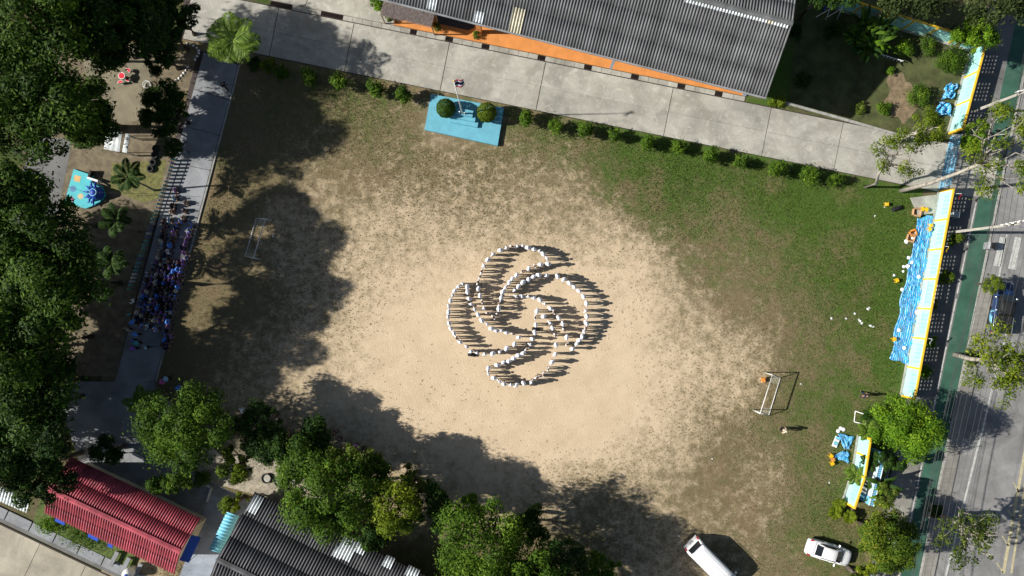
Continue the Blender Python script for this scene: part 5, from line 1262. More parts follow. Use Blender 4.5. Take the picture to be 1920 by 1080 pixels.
# seated crowd on the shaded path
Ra, Rb, Rc = (270, 310), (250, 420), (230, 540)
colA = pts(*Ra, [(505, 420), (490, 555), (455, 680), (440, 770), (310, 935), (405, 925)], 9) + pts(*Rb, [(505, 35), (475, 115), (475, 205), (445, 290), (450, 370), (405, 470), (395, 575), (370, 640), (310, 690), (300, 790)], 9)
colB = pts(*Ra, [(675, 625), (655, 755), (640, 875), (600, 950), (530, 1005)], 9) + pts(*Rb, [(685, 70), (660, 155), (640, 255), (600, 360), (570, 470), (510, 530), (510, 620), (460, 690)], 9)
colC = pts(*Rb, [(930, 110), (915, 180), (880, 250), (860, 330), (790, 410), (835, 490), (885, 565)], 9)
tail = pts(*Rc, [(745, 640), (725, 720), (700, 800), (790, 820), (690, 880), (740, 890), (650, 945), (720, 930), (720, 1010)], 9)
def seat(px, py, label, i):
    p = W(px, py, .5); hd, hc, shc = rnd.choice((('hair', None, 'purple'), ('hair', None, 'navy'), ('hair', None, 'cream'), ('headscarf', 'blue', 'blue'), ('hair', None, 'white'), ('headscarf', 'black', 'purple'), ('hair', None, 'sky'), ('hair', None, 'black'), ('hair', None, 'grey'), ('headscarf', 'navy', 'navy'), ('hair', None, 'blue'), ('hair', None, 'purple'), ('headscarf', 'black', 'black'), ('headscarf', 'cream', 'cream')))
    person(SITS[i % 2], label, p, R(-90) + rnd.uniform(-.5, .5), hd, hc, shc, rnd.choice(('navy', 'black', 'khaki')), 'children seated on the path', rnd.uniform(.92, 1.1), .05)
for nm, L_ in (('in the left file of children', colA), ('in the middle file of children', colB), ('in the right file of children', colC), ('in the straggling file below the crowd', tail)):
    for i, (px, py) in enumerate(L_): seat(px, py, 'seated child, %s from the top %s' % (ordw(i), nm), i)
row = 0
for r_ in range(15):
    y = 492 + r_ * 7.8; xl_ = 281 - (y - 492) * .27 - (4 if r_ > 2 else -16); xr_ = 346 - (y - 492) * .26; n_ = int((xr_ - xl_) / 8.0)
    for k in range(n_):
        px = xl_ + (k + .5) * (xr_ - xl_) / n_ + rnd.uniform(-1.6, 1.6); py = y + rnd.uniform(-1.8, 1.8)
        seat(px, py, 'seated child, %s from the left in %s row of the dense crowd' % (ordw(k), ordw(r_)), k + r_)
adults = pts(*Rc, [(150, 585), (300, 640), (395, 660), (540, 700), (200, 785), (130, 885), (220, 930), (360, 1005), (160, 1020), (60, 700)], 9) + [(357, 423), (418, 158), (238, 590), (247, 565)]
adl = ['standing adult in blue at the upper left of the crowd tail', 'standing adult in blue beside the lower left of the crowd', 'standing adult in sky blue below the dense crowd middle', 'standing adult in blue alone on the open path below the crowd',
       'standing adult in deep blue at the path edge below the crowd', 'standing adult in blue at the left path edge, lower down', 'standing adult in teal beside two others at the crowd end', 'standing adult in sky blue with long shadow at the crowd end', 'standing adult in purple, lowest of the group at the path edge', 'standing adult in cream at the left path edge beside the crowd',
       'standing adult in light blue at the right file of children', 'person in dark blue walking alone at the top of the path', 'standing adult in teal at the left flank of the crowd', 'standing adult in white at the left flank of the crowd, higher up']
adc = ['blue', 'blue', 'sky', 'blue', 'blue', 'blue', 'teal', 'sky', 'purple', 'cream', 'blue', 'navy', 'teal', 'white']
for i, (px, py) in enumerate(adults):
    p = W(px, py, 1.3); person(KITS[3 if i == 11 else i % 3], adl[i], p, rnd.uniform(0, 6.28), 'headscarf' if i in (0, 4, 6, 8) else 'hair', adc[i], adc[i], 'black', 'adults around the seated crowd', 1.02, .05)
# other people
def adult(px, py, label, a, hd, hc, shc, leg, k=0, z=0.0): return person(KITS[k], label, W(px, py, 1.3), a, hd, hc, shc, leg, None, 1.03, z)
adult(1625, 743, 'person in navy clothes walking on the grass beside the round tree', 0.2, 'hair', None, 'navy', 'navy', 3)
adult(1472, 808, 'person in pale clothes and light hat standing near the goal', 1.0, 'cap', 'cream', 'cream', 'black', 2)
adult(303, 716, 'person in bright pink top beside the palm at the path foot', 2.2, 'headscarf', 'pink', 'pink', 'black')
adult(310, 711, 'person in sky blue headscarf beside the one in pink', 2.0, 'headscarf', 'sky', 'sky', 'black')
adult(333, 728, 'person in blue half hidden behind the bushy tree', 1.0, 'headscarf', 'blue', 'blue', 'black')
for i, (px, py, c_, lb) in enumerate(((597, 797, 'black', 'person in black standing in tree shade at the field edge, highest of five'), (627, 812, 'black', 'person in black standing under the trees near the sunlit streak'), (636, 824, 'navy', 'person in navy standing under the trees below the sunlit streak'), (648, 837, 'grey', 'person in grey standing under the trees at the field edge'), (666, 836, 'purple', 'person in purple standing under the trees, rightmost of five'))):
    adult(px, py, lb, rnd.uniform(0, 6.28), 'hair', None, c_, 'black', i % 4)

# ------------------------------------------------------------------ goals
def goal(label, front, back, hgt):
    A, B = W(*front[0]), W(*front[1]); C, D = W(*back[0]), W(*back[1])
    c = (A + B) / 2; o = thing('football_goal', label, 'goal', tuple(c), 0, 'football goals'); A, B, C, D = (p - c for p in (A, B, C, D)); up = Vector((0, 0, hgt)); r = .05
    for p in (A, B): MB().tube([p, p + up], r, 8).build('post', M['white_worn'], o, True)
    MB().tube([A + up, B + up], r, 8).build('crossbar', M['white_worn'], o, True)
    for p, q_ in ((A, C), (B, D)):
        MB().tube([p + Vector((0, 0, .05)), q_ + Vector((0, 0, .05))], .045, 8).build('side_rail', M['white_worn'], o, True)
        MB().tube([p + up, q_ + Vector((0, 0, .06))], .035, 8).build('stay', M['white_worn'], o, True)
    MB().tube([C + Vector((0, 0, .05)), D + Vector((0, 0, .05))], .045, 8).build('back_rail', M['white_worn'], o, True)
    # torn net gathered along the back rail and sagging between the stays
    nt = MB()
    for i in range(22):
        f = i / 21; a = (A + up).lerp(B + up, f); b = (C + Vector((0, 0, .08))).lerp(D + Vector((0, 0, .08)), f)
        if 4 < i < 17: a = b + (a - b) * .18
        nt.tube([a, a.lerp(b, .5) - Vector((0, 0, .12)), b], .008, 4, caps=False)
    for j in range(6):
        f = j / 6; nt.tube([(C + Vector((0, 0, .1))).lerp(A + up, f * .9).lerp((D + Vector((0, 0, .1))).lerp(B + up, f * .9), g_) - Vector((0, 0, .5 * math.sin(math.pi * g_) * f)) for g_ in (0, .08, .18)], .008, 4, caps=False)
        nt.tube([(C + Vector((0, 0, .1))).lerp(A + up, f * .9).lerp((D + Vector((0, 0, .1))).lerp(B + up, f * .9), g_) for g_ in (.82, .92, 1)], .008, 4, caps=False)
    nt.build('net', M['white_worn'], o)
    return o
goal('rusty white football goal on the sunlit right side of the field', ((1433, 698), (1410.5, 768)), ((1463, 708), (1441, 779)), 2.15)
goal('white football goal standing in tree shade on the left', ((512, 414), (490, 486)), ((481, 409), (460, 480)), 2.1)
p = W(1429, 712, .02); ch = thing('orange_chair', 'broken orange and white chair lying inside the right goal', 'chair', tuple(p), R(-75))
MB().bbox((0, 0, .32), (.45, .42, .06), .02).build('seat', M['orange_plastic'], ch)
for x in (-.2, .2):
    for y in (-.18, .18): MB().tube([(x, y, 0), (x * .9, y * .9, .3)], .02, 6).build('leg', M['white'], ch)
MB().bbox((-.26, 0, .56), (.06, .42, .44), .02).build('backrest', M['orange_plastic'], ch)
# ------------------------------------------------------------------ play yard on the left
A, B = W(333, 298), W(247, 545); e = B - A; Lf = e.length
fence = thing('picket_fence', 'low fence of teal, blue and white boards along the left of the path', 'fence', tuple(A), math.atan2(e.y, e.x))
nf = 36
pk = {c: MB().bbox((0, 0, .48), (.20, .035, .98), .02).mesh('picket', pm('picket_' + c, col, .6, .15, 4)) for c, col in (('teal', (.07, .36, .38)), ('white', (.55, .62, .62)), ('blue', (.05, .12, .33)), ('green', (.08, .30, .20)))}
for i in range(nf): link('picket', pk[rnd.choice(('teal', 'teal', 'teal', 'blue', 'white', 'green'))], fence, (Lf * (i + .5) / nf, 0, 0))
for z in (.3, .75): MB().box((Lf / 2, .04, z), (Lf, .04, .06)).build('rail', M['wood'], fence)

tm_ = MB().torus((0, 0, .15), .30, .14, 20, 10).mesh('tyre', M['black_rubber'], True)
for i, (px, py) in enumerate(((284, 317), (289, 305), (291.5, 292), (294, 279))):
    o = link('tyre', tm_, None, tuple(W(px, py)), rnd.random()); o.scale = (.9, .9, 1)
    tag(o, 'black painted tyre, %s from the lower end of the tyre row' % ordw(i), 'tyre', 'tyres in a row on the play yard grass')

pc = W(160, 355); pl = thing('play_platform', 'turquoise painted play platform with shapes, beside the dark lane', 'platform', tuple(pc))
def rel2(pts, z): return [tuple((W(x, y, z) - pc).xy) for x, y in pts]
turq = pm('turquoise_floor_paint', (.05, .42, .46), .6, .08, 1.5, dirt=.2, dirtc=(.05, .28, .3))
MB().prism(rel2([(138, 317), (174, 329), (171, 342), (190, 348), (197, 366), (184, 382), (160, 391), (121, 380)], .22), -.02, .22).build('deck', turq, pl)
def star(cx, cy, r, r2, n): return [(cx + (r if i % 2 == 0 else r2) * math.cos(math.pi * i / n), cy + (r if i % 2 == 0 else r2) * math.sin(math.pi * i / n)) for i in range(2 * n)]
for nm, pts_, c in (('painted_square', [(140, 328), (152, 331), (149, 342), (138, 339)], (.55, .34, .12)), ('painted_disc', star(137, 354, 6, 6, 10), (.06, .2, .36)), ('painted_sun', star(151, 368, 6.5, 4.2, 9), (.55, .42, .22)), ('painted_star', star(135, 374, 6, 3, 5), (.42, .12, .25))):
    MB().prism(rel2(pts_, .226), .215, .226).build(nm, pm(nm, c, .6, .1, 3), pl)
wb = thing('step_wall', 'low white and dark wall at the corner of the turquoise platform', 'wall', tuple(W(180, 338)), R(-18))
MB().box((0, 0, .3), (1.1, .2, .6)).build('wall_block', M['white'], wb); MB().box((-.45, .45, .3), (.2, .7, .6)).build('wall_block', M['black_rubber'], wb)
oc = W(181, 362, .5); octo = thing('climbing_dome', 'deep blue round climbing dome with curling arms on turquoise platform', 'climber', (oc.x, oc.y, .22))
MB().lathe((0, 0, 0), [(.62, 0), (.66, .25), (.55, .6), (.36, .85), (.12, .98)], 18).build('dome', M['blue_deep'], octo, True)
MB().torus((0, 0, .86), .34, .06, 16, 6).build('rim', M['blue_metal'], octo, True)
for i in range(7):
    a = R(95 + i * 26); ca, sa2 = math.cos(a), math.sin(a)
    MB().tube([(ca * .5, sa2 * .5, .35), (ca * .85, sa2 * .85, .45), (ca * 1.15, sa2 * 1.15, .12), (ca * 1.35, sa2 * 1.35, .18)], [.13, .11, .08, .05], 8).build('arm', M['blue_deep'], octo, True)
# watermelon table set
def melon(name, label, px, py, r, h, half_, a, cat):
    o = thing(name, label, cat, tuple(W(px, py, h)[:2]) + (.012,), a, 'watermelon seats' if half_ else None)
    n = 20; q = [(math.cos(math.pi * (1 if half_ else 2) * i / (n if half_ else n)), math.sin(math.pi * (1 if half_ else 2) * i / n)) for i in range(n + (1 if half_ else 0))]
    MB().prism([(x * r, y * r) for x, y in q], h - .16, h).build('rind', M['green_paint'], o)
    MB().prism([(x * r * .97, y * r * .97 + (.01 if half_ else 0)) for x, y in q], h - .02, h + .008).build('rim', M['white'], o)
    MB().prism([(x * r * .82, y * r * .80 + (.03 if half_ else 0)) for x, y in q], h, h + .014).build('top', M['red'], o)
    MB().lathe((0, r * .3 if half_ else 0, 0), [(r * .45, 0), (r * .22, .06), (r * .2, h - .14)], 12).build('leg', M['concrete'], o)
melon('round_table', 'round red table painted like a cut melon on the sunlit court', 228, 142, .36, .68, False, 0, 'table')
melon('stool', 'half-round red melon stool, uppermost beside the round table', 239, 133, .30, .42, True, R(-52), 'stool')
melon('stool', 'half-round red melon stool right of the round table', 241, 148, .30, .42, True, R(-250), 'stool')
melon('stool', 'half-round red melon stool below the round table', 226, 156, .30, .42, True, R(10), 'stool')
# white stones ringing the planting bed
bed = [(310, 160), (318, 158.5), (325, 155), (331, 151), (336, 147), (341, 142), (345, 137), (349, 132), (352, 126), (366, 112), (370, 106), (373, 100), (373, 95), (369, 90), (363, 86), (357, 83), (351, 82)]
sm = MB().lathe((0, 0, 0), [(.05, -.02), (.12, .02), (.11, .09), (.05, .13)], 8).mesh('border_stone', M['white'], True)
for i, (px, py) in enumerate(bed):
    o = link('border_stone', sm, None, tuple(W(px, py)), rnd.random() * 6); o.scale = (rnd.uniform(.8, 1.2), rnd.uniform(.8, 1.1), rnd.uniform(.8, 1.2))
    tag(o, 'white painted border stone, %s along the bed edge from the court' % ordw(i), 'stone', 'white stones around the dark planting bed')
rg = thing('ring_planter', 'white openwork ring planter at the edge of the sunlit court', 'planter', tuple(W(278, 160)))
MB().torus((0, 0, .32), .36, .035, 18, 6).build('ring', M['white'], rg, True); MB().torus((0, 0, .08), .30, .035, 18, 6).build('ring', M['white'], rg, True)
for i in range(8):
    a = i * math.pi / 4; MB().tube([(.30 * math.cos(a), .30 * math.sin(a), .06), (.36 * math.cos(a), .36 * math.sin(a), .32)], .02, 5).build('spoke', M['white'], rg)
# see-through slide of steel tubes in the shaded garden
for k, px in enumerate((1543, 1564)):
    o = thing('swing_frame', ['white tubular swing frame in the shaded garden, nearer the school roof', 'white tubular swing frame in the shaded garden, farther from the school roof'][k], 'swing', tuple(W(px, 18)), R(-14), 'swing frames in the garden')
    for dy in (-.9, .9):
        MB().tube([(-.5, dy, 0), (0, dy * .8, 1.9)], .035, 6).build('leg', M['white'], o); MB().tube([(.5, dy, 0), (0, dy * .8, 1.9)], .035, 6).build('leg', M['white'], o)
    MB().tube([(0, -.75, 1.9), (0, .75, 1.9)], .04, 6).build('top_bar', M['white'], o)
    s = MB().box((0, 0, .45), (.25, .5, .04)).build('seat', M['blue_deep'], o)
    for dy in (-.22, .22): MB().tube([(0, dy, .46), (0, dy, 1.88)], .012, 5).build('chain', M['steel'], s)
o = thing('garden_rail', 'low white garden rail in front of the broad-leaved clump', 'rail', tuple(W(1668, 111)), R(-17))
MB().box((0, 0, .45), (2.3, .06, .07)).build('top_rail', M['white'], o)
for i in range(7): MB().box((-1.05 + i * .35, 0, .22), (.05, .05, .44)).build('baluster', M['white'], o)
k_ = MB().prism(poly([(1474, 191), (1708, 258), (1707, 262.5), (1472, 195.5)]), 0, .16).build('garden_kerb', M['kerb']); tag(k_, kind='structure')
MB_k = MB().prism(poly([(1706, 371), (1756, 365), (1750, 400), (1720, 404)]), 0, .10).build('concrete_pad', M['concrete']); tag(MB_k, kind='structure')
bedw = MB()
for a_, b_ in (((362, 895), (398, 913)), ((398, 913), (390, 938)), ((252, 850), (268, 858))): 
    va, vb = W(*a_), W(*b_); d = vb - va; bedw.box(tuple((va + vb) / 2 + Vector((0, 0, .15))), (d.length + .1, .14, .34), math.atan2(d.y, d.x))
tag(bedw.build('bed_kerb', M['white_worn']), kind='structure')

# ------------------------------------------------------------------ tarpaulins
t = NT('striped_blue_tarpaulin'); uu = t.attr('across'); vv_ = t.attr('along')
st = t.ramp(t.math('SINE', t.math('MULTIPLY', uu, 62.0)), .55, .95)
br = t.ramp(t.noise(4, 4), .38, .50)
pk_ = t.mix(t.ramp(t.noise(1.3, 3), .5, .6), (.50, .66, .72), (.55, .40, .38))
base = t.mix(t.ramp(t.noise(1.6, 5), .35, .65), (.014, .19, .46), (.03, .33, .60))
t.col(t.mix(t.math('MULTIPLY', t.math('MULTIPLY', st, br), .9), base, pk_)); t.bump(t.noise(6, 4), .5, .05); M['tarp'] = t.set(.5, 0, .35)
def tarp(name, label, quad, nu, nv, hgt, group, seed, edge=.12):
    r_ = np.random.default_rng(seed); P = [np.array(W(*p)) for p in quad]      # tl, tr, br, bl
    a = np.linspace(0, 1, nu); b = np.linspace(0, 1, nv); Bm, Am = np.meshgrid(b, a, indexing='ij')
    left = P[0] + (P[3] - P[0]) * Bm[..., None]; right = P[1] + (P[2] - P[1]) * Bm[..., None]
    X = left + (right - left) * Am[..., None]
    z = np.zeros_like(Am); jx = np.zeros_like(Am)
    L_ = np.linalg.norm(P[3] - P[0])
    W_ = np.linalg.norm(P[1] - P[0])
    for cell, am in ((.55, 1.0), (.28, .55), (.14, .25)):
        gv_, gu_ = max(3, int(L_ / cell)) + 2, max(3, int(W_ / cell)) + 2; gd = r_.random((gv_, gu_))
        fv_ = Bm * (gv_ - 1.001); fu_ = Am * (gu_ - 1.001); iv, iu = fv_.astype(int), fu_.astype(int); tv, tu = fv_ - iv, fu_ - iu
        tv, tu = tv * tv * (3 - 2 * tv), tu * tu * (3 - 2 * tu)
        nv_ = gd[iv, iu] * (1 - tv) * (1 - tu) + gd[iv + 1, iu] * tv * (1 - tu) + gd[iv, iu + 1] * (1 - tv) * tu + gd[iv + 1, iu + 1] * tv * tu
        z += am * (1 - np.abs(2 * nv_ - 1)) ** 2.5
    z = z / z.max() * hgt
    for _ in range(5): jx += r_.uniform(.3, 1) * np.sin(r_.uniform(.5, 3) * L_ * Bm + r_.uniform(0, 6.28))
    X[..., 0] += jx * edge * .4 * (Am - .5) * 2; X[..., 1] += np.sin(Am * 9 + seed) * edge * .5
    X[..., 2] = .02 + z
    V = X.reshape(-1, 3); F = np.array([[j * nu + i, (j + 1) * nu + i, (j + 1) * nu + i + 1, j * nu + i + 1] for j in range(nv - 1) for i in range(nu - 1)])
    c = V.mean(0); c[2] = 0; o = link(name, np_mesh(name, V - c, F, M['tarp'], {'across': Am.ravel(), 'along': Bm.ravel()}, True), None, tuple(c))
    m = o.modifiers.new('t', 'SOLIDIFY'); m.thickness = .01; m.offset = -1
    return tag(o, label, 'tarpaulin', group)
GT = 'blue tarpaulins'
tarp('tarpaulin', 'long wrinkled striped blue tarpaulin spread along the aqua wall', [(1720, 409), (1752, 403), (1702, 683), (1667, 672)], 34, 220, .22, GT, 3, .18)
tarp('tarpaulin', 'small blue tarpaulin beside the white round lids, upper of two', [(1571, 812), (1600, 818), (1592, 842), (1580, 840)], 18, 18, .30, GT, 5)
tarp('tarpaulin', 'small blue tarpaulin beside the yellow stools, lower of two', [(1578, 845), (1592, 846), (1588, 868), (1562, 856)], 18, 18, .28, GT, 8)
tarp('tarpaulin', 'heaped shiny blue tarpaulin in the garden, upper heap', [(1770, 160), (1791, 158), (1784, 188), (1764, 186)], 22, 22, .75, GT, 11)
tarp('tarpaulin', 'heaped shiny blue tarpaulin in the garden, lower heap', [(1758, 192), (1780, 194), (1776, 220), (1750, 214)], 22, 22, .7, GT, 14)

# ------------------------------------------------------------------ small things lying about
def crumple(r, seed, sq=.6):
    bm = bmesh.new(); bmesh.ops.create_icosphere(bm, subdivisions=2, radius=r); q = random.Random(seed)
    for v in bm.verts:
        v.co *= q.uniform(.72, 1.15); v.co.z = max(-.0, v.co.z * sq + r * sq * .6)
    me = bpy.data.meshes.new('bag'); bm.to_mesh(me); bm.free(); return me
def small(name, label, cat, px, py, me, group, z=0.0, rz_=None, s=1.0):
    o = link(name, me, None, tuple(W(px, py)[:2]) + (z,), rnd.uniform(0, 6.28) if rz_ is None else rz_); o.scale = (s, s, s)
    return tag(o, label, cat, group)
bagm = [crumple(.22, k) for k in range(3)]
for m_ in bagm: m_.materials.append(pm('white_plastic_bag%d' % id(m_), (.72, .74, .78), .5, .05, 8))
for i, (px, py, s, lb) in enumerate(((1699, 453, 1.0, 'round white bag on the grass beside the orange boxes'), (1703, 483, .9, 'white plastic bag at the tarpaulin edge, higher of a cluster'), (1701, 499, 1.1, 'large white plastic bag at the tarpaulin edge beside a smaller one'), (1694, 500, .7, 'small white plastic bag on the grass left of the cluster'), (1709, 492, .9, 'pinkish white bag on the edge of the tarpaulin'), (1676, 516, .6, 'small white bag on open grass above the yellow stool'), (1693, 509, .6, 'small pale bag on the grass below the bag cluster'))):
    small('plastic_bag', lb, 'bag', px, py, bagm[i % 3], 'white bags along the tarpaulin', 0, None, s)
for i, (px, py, z, lb) in enumerate(((1720, 519, .2, 'white lid on the tarpaulin near its middle'), (1691, 543, .05, 'round white lid at the tarpaulin edge lower down'), (1717, 585, .2, 'round white lid on the tarpaulin beside the wall'), (1683, 619, .2, 'white lid on the lower tarpaulin, left side'), (1693, 652, .2, 'round white lid near the bottom of the tarpaulin'), (1571, 808, .02, 'white round lid, leftmost of three near the small tarpaulins'), (1576, 803, .02, 'white round lid, upper of three near the small tarpaulins'), (1581, 805, .02, 'white round lid, rightmost of three near the small tarpaulins'))):
    lidm = MB().lathe((0, 0, 0), [(.12, 0), (.19, .01), (.2, .05), (.17, .07), (.04, .075)], 16).mesh('lid', M['white'], True) if i == 0 else lidm
    small('bucket_lid', lb, 'lid', px, py, lidm, 'white round lids', z)
def stool(label, px, py, mat, z=0.0, r=.16, lie=False):
    o = thing('plastic_stool', label, 'stool', tuple(W(px, py, .3)[:2]) + (z,), rnd.uniform(0, 1.5), 'plastic stools on the grass')
    MB().bbox((0, 0, .37), (2 * r, 2 * r, .06), .025).build('seat', M[mat], o)
    for x in (-1, 1):
        for y in (-1, 1): MB().tube([(x * r * 1.02, y * r * 1.02, 0), (x * r * .82, y * r * .82, .35)], [.022, .03], 6).build('leg', M[mat], o)
    MB().torus((0, 0, .16), r * 1.1, .012, 12, 5).build('stretcher', M[mat], o)
for a in ((1729, 392, 'yellow_plastic', .10, 'yellow plastic stool on the concrete pad, left of a pair'), (1736, 393, 'yellow_plastic', .10, 'yellow plastic stool on the concrete pad, right of a pair'), (1743, 423, 'yellow_plastic', .2, 'yellow stool on the tarpaulin, upper of two'), (1741, 430, 'yellow_plastic', .2, 'yellow stool on the tarpaulin, lower of two'), (1682, 526, 'yellow_plastic', 0, 'yellow stool alone on the grass beside the tarpaulin'), (1676, 636, 'yellow_plastic', .1, 'yellow stool at the lower left edge of the long tarpaulin'), (1559, 855, 'yellow_plastic', 0, 'yellow stool beside the lower small tarpaulin, uppermost of three'), (1562, 862, 'orange_plastic', 0, 'orange stool beside the lower small tarpaulin, middle of three'), (1561, 869, 'yellow_plastic', 0, 'yellow stool beside the lower small tarpaulin, lowest of three'), (1663, 383, 'yellow_plastic', 0, 'yellow stool under the sparse tree on the grass')):
    stool(a[4], a[0], a[1], a[2], a[3])
def crate(label, px, py, mat, a, d=(.62, .45, .32), z=0.0):
    o = thing('open_box', label, 'box', tuple(W(px, py, .2)[:2]) + (z,), a, 'boxes around the tarpaulins')
    MB().box((0, 0, .01), (d[0], d[1], .02)).build('bottom', M[mat], o)
    for s in (-1, 1):
        MB().box((s * (d[0] / 2 - .01), 0, d[2] / 2 + .02), (.02, d[1], d[2])).build('side', M[mat], o)
        MB().box((0, s * (d[1] / 2 - .01), d[2] / 2 + .02), (d[0] - .05, .02, d[2])).build('side', M[mat], o)
        f = MB().box((0, 0, 0), (d[0] - .06, .16, .012)).build('flap', M[mat], o, loc=(0, s * (d[1] / 2 + .07), d[2] - .0)); f.rotation_euler[0] = -s * .5
crate('brown cardboard box on the edge of the concrete pad', 1719, 398, 'cardboard', R(-8), (.75, .6, .35))
crate('orange box beside the tarpaulin, upper of two', 1712, 437, 'orange_plastic', R(20)); crate('orange box holding a white pot beside the tarpaulin', 1708, 446, 'cardboard', R(-15), (.7, .6, .3))
crate('small pale box with blue content under the bottom trees', 537, 815, 'cardboard', R(30), (.6, .55, .3))
crate('small blue-grey box in tree shade at the field edge', 626, 847, 'blue_metal', R(10), (.5, .4, .3))
pt = MB().lathe((0, 0, 0), [(.12, 0), (.17, .16), (.14, .18), (.02, .17)], 12).mesh('pot', M['white'], True); small('cooking_pot', 'round white pot inside the orange box by the tarpaulin', 'pot', 1710, 446, pt, None, .03)
bench_ = thing('pale_crate', 'pale turquoise slatted tray beside the upper small tarpaulin', 'tray', tuple(W(1567, 828)), R(68))
for i in range(4): MB().bbox((-.42 + i * .28, 0, .15), (.24, .45, .05), .01).build('slat', M['roof_cyan'] if i % 2 else M['white'], bench_)
for y in (-.2, .2): MB().box((0, y, .06), (1.1, .06, .12)).build('runner', M['white'], bench_)
fr_ = thing('goal_frame', 'small white rectangular metal frame lying beside the round tree', 'frame', tuple(W(1610, 783)), R(-5))
for a, b in (((-.4, .62, .03), (.42, .42, .55)), ((.42, .42, .55), (.45, -.55, .55)), ((.45, -.55, .55), (-.42, -.45, .03)), ((-.42, -.45, .03), (-.4, .62, .03))): MB().tube([a, b], .045, 8).build('bar', M['white'], fr_)
for a in ((.42, .42, .55), (.45, -.55, .55)): MB().tube([a, (a[0], a[1], 0)], .03, 6).build('leg', M['white'], fr_)
# scraps of paper on the grass
sp = [MB().add([(-.12, -.08, .015), (.1, -.1, .02), (.14, .08, .05), (-.08, .1, .02), (0, 0, .07)], [(0, 1, 4), (1, 2, 4), (2, 3, 4), (3, 0, 4)]).mesh('scrap', M['white']), MB().add([(-.1, -.05, .02), (.12, -.06, .03), (.08, .09, .02), (-.09, .07, .06)], [(0, 1, 2), (0, 2, 3)]).mesh('scrap', M['white'])]
for i, (px, py, lb) in enumerate(((1627, 579, 'topmost in the loose litter group'), (1629, 577, 'beside the topmost one of the litter group'), (1603, 588, 'a little higher than the leftmost'), (1586, 597, 'leftmost of the litter group'), (1611, 600, 'upper of the middle pair'), (1612, 602, 'lower of the middle pair'), (1616, 606, 'just below the middle pair'), (1630, 610, 'left of the lowest three'), (1633, 611, 'middle of the lowest three'), (1637, 613, 'right of the lowest three'), (1559, 597, 'farthest left, alone on brown grass'))):
    small('paper_scrap', 'white paper scrap on the grass, ' + lb, 'litter', px, py, sp[i % 2], 'paper litter left of the tarpaulin', 0, None, 1.1)
for i, (px, py, lb) in enumerate(((512, 443, 'white paper scrap in shade beside the left goal'), (1658, 389, 'white cup under the sparse tree by the gate'), (1640, 405, 'white scrap on the grass left of the sparse tree'), (1501, 720, 'tiny white scrap right of the right goal'), (1555, 905, 'pale stone-like scrap near the lower wall'), (1335, 860, 'tiny white scrap on brown grass above the van'), (1273, 1005, 'tiny white scrap on shaded soil left of the van'))):
    small('paper_scrap', lb, 'litter', px, py, sp[i % 2], 'scattered paper scraps', 0, None, .8)
bag = MB(); bag.bbox((0, 0, .12), (.62, .26, .24), .08); bag.tube([(-.15, 0, .22), (0, 0, .36), (.15, 0, .22)], .02, 6)
bgm = bag.mesh('bag', M['black_cloth'])
small('black_bag', 'black bag on the sand among the lower petal students', 'bag', 1004.5, 616.5, bgm, 'black bags on the sand', 0, 0, 1.2); small('black_bag', 'black bag on the sand at the corner of the left petal', 'bag', 884.5, 665, bgm, 'black bags on the sand', 0, -.15, 1.2)
small('black_bag', 'black bag under the sparse tree beside the concrete pad', 'bag', 1680, 391, bgm, None, 0, 0.3, 1.5)
# bicycle-like steel hoops and a chair in the shade by the trees
for i, (px, py) in enumerate(((501, 896), (524, 901), (548, 900))):
    o = thing('tyre_planter', 'dark hoop-rimmed planter, %s from the left beside the pale walkway' % ordw(i), 'planter', tuple(W(px, py)), rnd.random(), 'hoop planters on the walkway')
    MB().torus((0, 0, .2), .45, .07, 20, 8).build('rim', M['black_rubber'], o, True); MB().lathe((0, 0, 0), [(.34, 0), (.42, .1), (.42, .17), (.1, .19)], 16).build('soil', M['concrete'], o)
o = thing('folding_chair', 'white curved plastic chair beside the bushy tree at the field edge', 'chair', tuple(W(458, 769)), R(20))
MB().bbox((0, 0, .42), (.46, .46, .05), .02).build('seat', M['white'], o); MB().tube([(-.22, .24, .44), (-.1, .30, .8), (.1, .30, .8), (.22, .24, .44)], .04, 8).build('backrest', M['white'], o)
for x in (-.2, .2):
    for y in (-.2, .2): MB().tube([(x, y, .42), (x * 1.1, y * 1.1, 0)], .022, 6).build('leg', M['white'], o)
tk = thing('water_tank', 'white round water tank behind the red house at the bottom edge', 'tank', tuple(W(237, 1078, 1.2)[:2]) + (0,))
MB().lathe((0, 0, 0), [(.5, 0), (.52, 1.0), (.46, 1.2), (.2, 1.34), (.14, 1.34)], 18).build('vessel', M['white'], tk, True); MB().lathe((0, 0, 1.33), [(.15, 0), (.16, .06), (.05, .09)], 12).build('lid', M['blue_deep'], tk)
wd = thing('white_board', 'white pointed board leaning beside the rusty-tipped tree at bottom', 'board', tuple(W(1630, 1066)), R(5))
b_ = MB().prism([(-.35, -.7), (.3, -.7), (.4, -.1), (.05, .6), (-.2, .2)], 0, .03).build('board_face', M['white'], wd); b_.location = (0, 0, .35); b_.rotation_euler[1] = .45
MB().tube([(.3, 0, 0), (.15, 0, .3)], .03, 6).build('prop', M['wood'], wd)
for i, (px, py, a) in enumerate(((218, 1045, 0), (240, 1056, 0), (262, 1067, 0))):
    o = thing('garden_bench', 'grey concrete bench behind the red house, %s from the left' % ordw(i), 'bench', tuple(W(px, py)), R(-118), 'concrete benches behind the red house')
    MB().bbox((0, 0, .42), (1.6, .42, .08), .02).build('seat', M['concrete_cool'], o)
    for x in (-.6, .6): MB().box((x, 0, .19), (.12, .36, .38)).build('leg', M['concrete_cool'], o)

